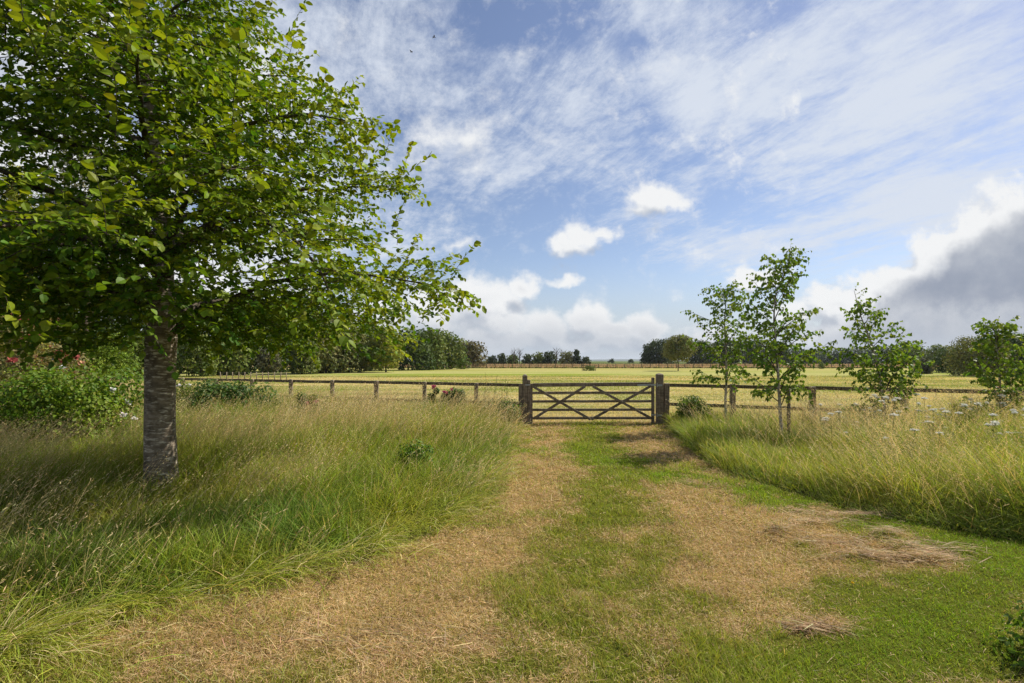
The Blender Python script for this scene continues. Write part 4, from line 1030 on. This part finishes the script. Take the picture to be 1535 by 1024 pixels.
# white umbels on the right
proto = None
spots = []
ok_n = 0
while len(spots) < 105:
    px = random.uniform(1300, 1590) if random.random() < .86 else random.uniform(1230, 1330); py = random.uniform(588, 656)
    Yf = random.uniform(7.6, 11.6)
    z = EYE-(py-HZ)/F*Yf
    if .62 < z < 1.2 and Yf < 17.0-.507*(px-767)/F*Yf: spots.append(((px-767)/F*Yf, Yf, z))
def umbel(h, seed):
    rs = np.random.default_rng(seed); st = MB()
    B = curve((0,0,0), rs.uniform(0,6.28), R(88), R(84), h-.04, 7, .03); st.tube(B, radii(.005,.003,7), 5, c=(.16,.21,.07), cap=False)
    top = B[-1]; n = 15; hd = []
    for i in range(n):
        a = i*2.4; rr = .058*math.sqrt((i+.5)/n); e = top+np.array((rr*math.cos(a), rr*math.sin(a), .045-rr*.3+rs.normal(0,.006))); st.tube([top, (top+e)/2+np.array((0,0,.003)), e], .0012, 3, c=(.20,.26,.10), cap=False)
        m = 14; p_ = e+rs.normal(0, .0095, (m, 3))*(1,1,.5); dv = rs.normal(0,1,(m,3))*(1,1,.2)
        hd.append((p_, dv, rs.normal(0,.3,(m,3))+(0,0,1)))
    for k in range(5):
        pp, _ = at_t(B, .25+.13*k); a = k*2.4
        for j in range(4): st.tube([pp, pp+np.array((math.cos(a+j*.3-.5)*.07*(j+1)/2, math.sin(a+j*.3-.5)*.07*(j+1)/2, .04))], .002, 3, c=(.12,.19,.04), cap=False)
    return st, hd
protos = []
for i, (x, y, z) in enumerate(spots):
    if i < 6:
        r = empty('wildflower', (x, y, 0)); st, hd = umbel(.95, i); st.build('stem', M['grass'], r, True)
        p_ = np.concatenate([a for a, b, c in hd]); dv = np.concatenate([b for a, b, c in hd]); nr = np.concatenate([c for a, b, c in hd])
        v_, f_, c_ = leaf_mesh(p_, dv, nr, np.full(len(p_), .015), jitc(np.array((.74,.74,.68)), len(p_), .06), SM_v*np.array((1,1.6,1)), SM_f)
        make_mesh('flower_head', v_, [f_], M['petal'], r, c_); protos.append(r)
    else:
        src = protos[i % 6]; r = src.copy(); C.objects.link(r); r.location = (x, y, 0)
        for ch in list(src.children): c_ = ch.copy(); C.objects.link(c_); c_.parent = r
    r.scale = (random.uniform(.5,1.0),)*2+(z/.95,); r.rotation_euler[2] = random.uniform(0, 6.28)
    tag(r, 'flat topped white wildflower among the grass round the right hand birches', 'wildflower', 'white umbel wildflowers in the right meadow')
# a single yellow dandelion on the lawn
x, y = gpt(1278, 884); r = empty('dandelion', (x, y, 0)); tag(r, 'tiny yellow flower alone on the mown lawn at the lower right', 'flower')
mb = MB(); mb.tube([(0,0,0),(0,.004,.05)], .0018, 4, c=(.15,.22,.05), cap=False); mb.build('stem', M['grass'], r)
m = 40; v_, f_, c_ = leaf_mesh(np.tile((0,.004,.052),(m,1)), rdir(m)*(1,1,.4)+(0,0,.25), rdir(m)*.3+(0,0,1), np.full(m,.014), jitc(np.array((.75,.55,.02)), m, .06), SM_v, SM_f); make_mesh('flower_head', v_, [f_], M['petal'], r, c_)

# low wire fence beyond the left belt's foot
wp = [Vector(((px-767)/F*48, 48, 0)) for px in range(330, 432, 9)]
r = empty('wire_fence', (wp[0].x, wp[0].y, 0)); tag(r, 'low grey stake and wire fence in front of the left trees', 'fence')
for p_ in wp:
    mb = MB(); q = p_-wp[0]; mb.tube([(q.x, q.y, -.1), (q.x+random.uniform(-.04,.04), q.y, .78)], .04, 6); mb.build('post', M['wood'], r, True)
mb = MB(); q = wp[-1]-wp[0]
for z in (.25,.48,.7): mb.tube([(0,0,z),(q.x,q.y,z)], .008, 4)
mb.build('wire', M['wire'], r)
# two birds high up
for (px, py, Yb, rz, lab) in [(650,56,40,.4,'higher of two tiny dark birds in the sky'),(616,78,42,-.3,'lower of two tiny dark birds in the sky')]:
    q = wpt(px, py, Yb); r = empty('bird', q, rz); tag(r, lab, 'bird', 'birds in the sky'); mb = MB()
    mb.tube([(-.13,0,0),(-.09,0,.012),(0,0,.02),(.08,0,.015),(.12,0,.02),(.15,0,.01)], [.004,.022,.032,.022,.02,.003], 8); mb.build('body', M['bird'], r, True)
    for s_ in (-1, 1):
        mb = MB(); mb.add([(.05,s_*.02,.03),(-.04,s_*.02,.03),(.03,s_*.13,.07),(-.05,s_*.12,.07),(-.06,s_*.26,.04),(.05,s_*.02,.022),(-.04,s_*.02,.022),(.03,s_*.13,.062),(-.05,s_*.12,.062)], [(0,1,3,2),(5,7,8,6)], [(2,3,4),(7,4,8)]); mb.build('wing', M['bird'], r)

# ================================================================== air between here and the horizon
hb_ = MB(); X_, Y0_, Y1_, Z0_, Z1_ = 5400, -200, 6200, -3, 30
hb_.add([(-X_,Y0_,Z0_),(X_,Y0_,Z0_),(X_,Y1_,Z0_),(-X_,Y1_,Z0_),(-X_,Y0_,Z1_),(X_,Y0_,Z1_),(X_,Y1_,Z1_),(-X_,Y1_,Z1_)],
        [(0,3,2,1),(4,5,6,7),(0,1,5,4),(1,2,6,5),(2,3,7,6),(3,0,4,7)])
mh, t, out = new_mat('thin_haze'); pv = t.n.new('ShaderNodeVolumePrincipled')
pv.inputs['Color'].default_value = (.80,.88,1,1); pv.inputs['Density'].default_value = .00009; pv.inputs['Anisotropy'].default_value = .3
t.l.new(pv.outputs[0], out.inputs['Volume'])
tag(hb_.build('haze', mh), kind='stuff')
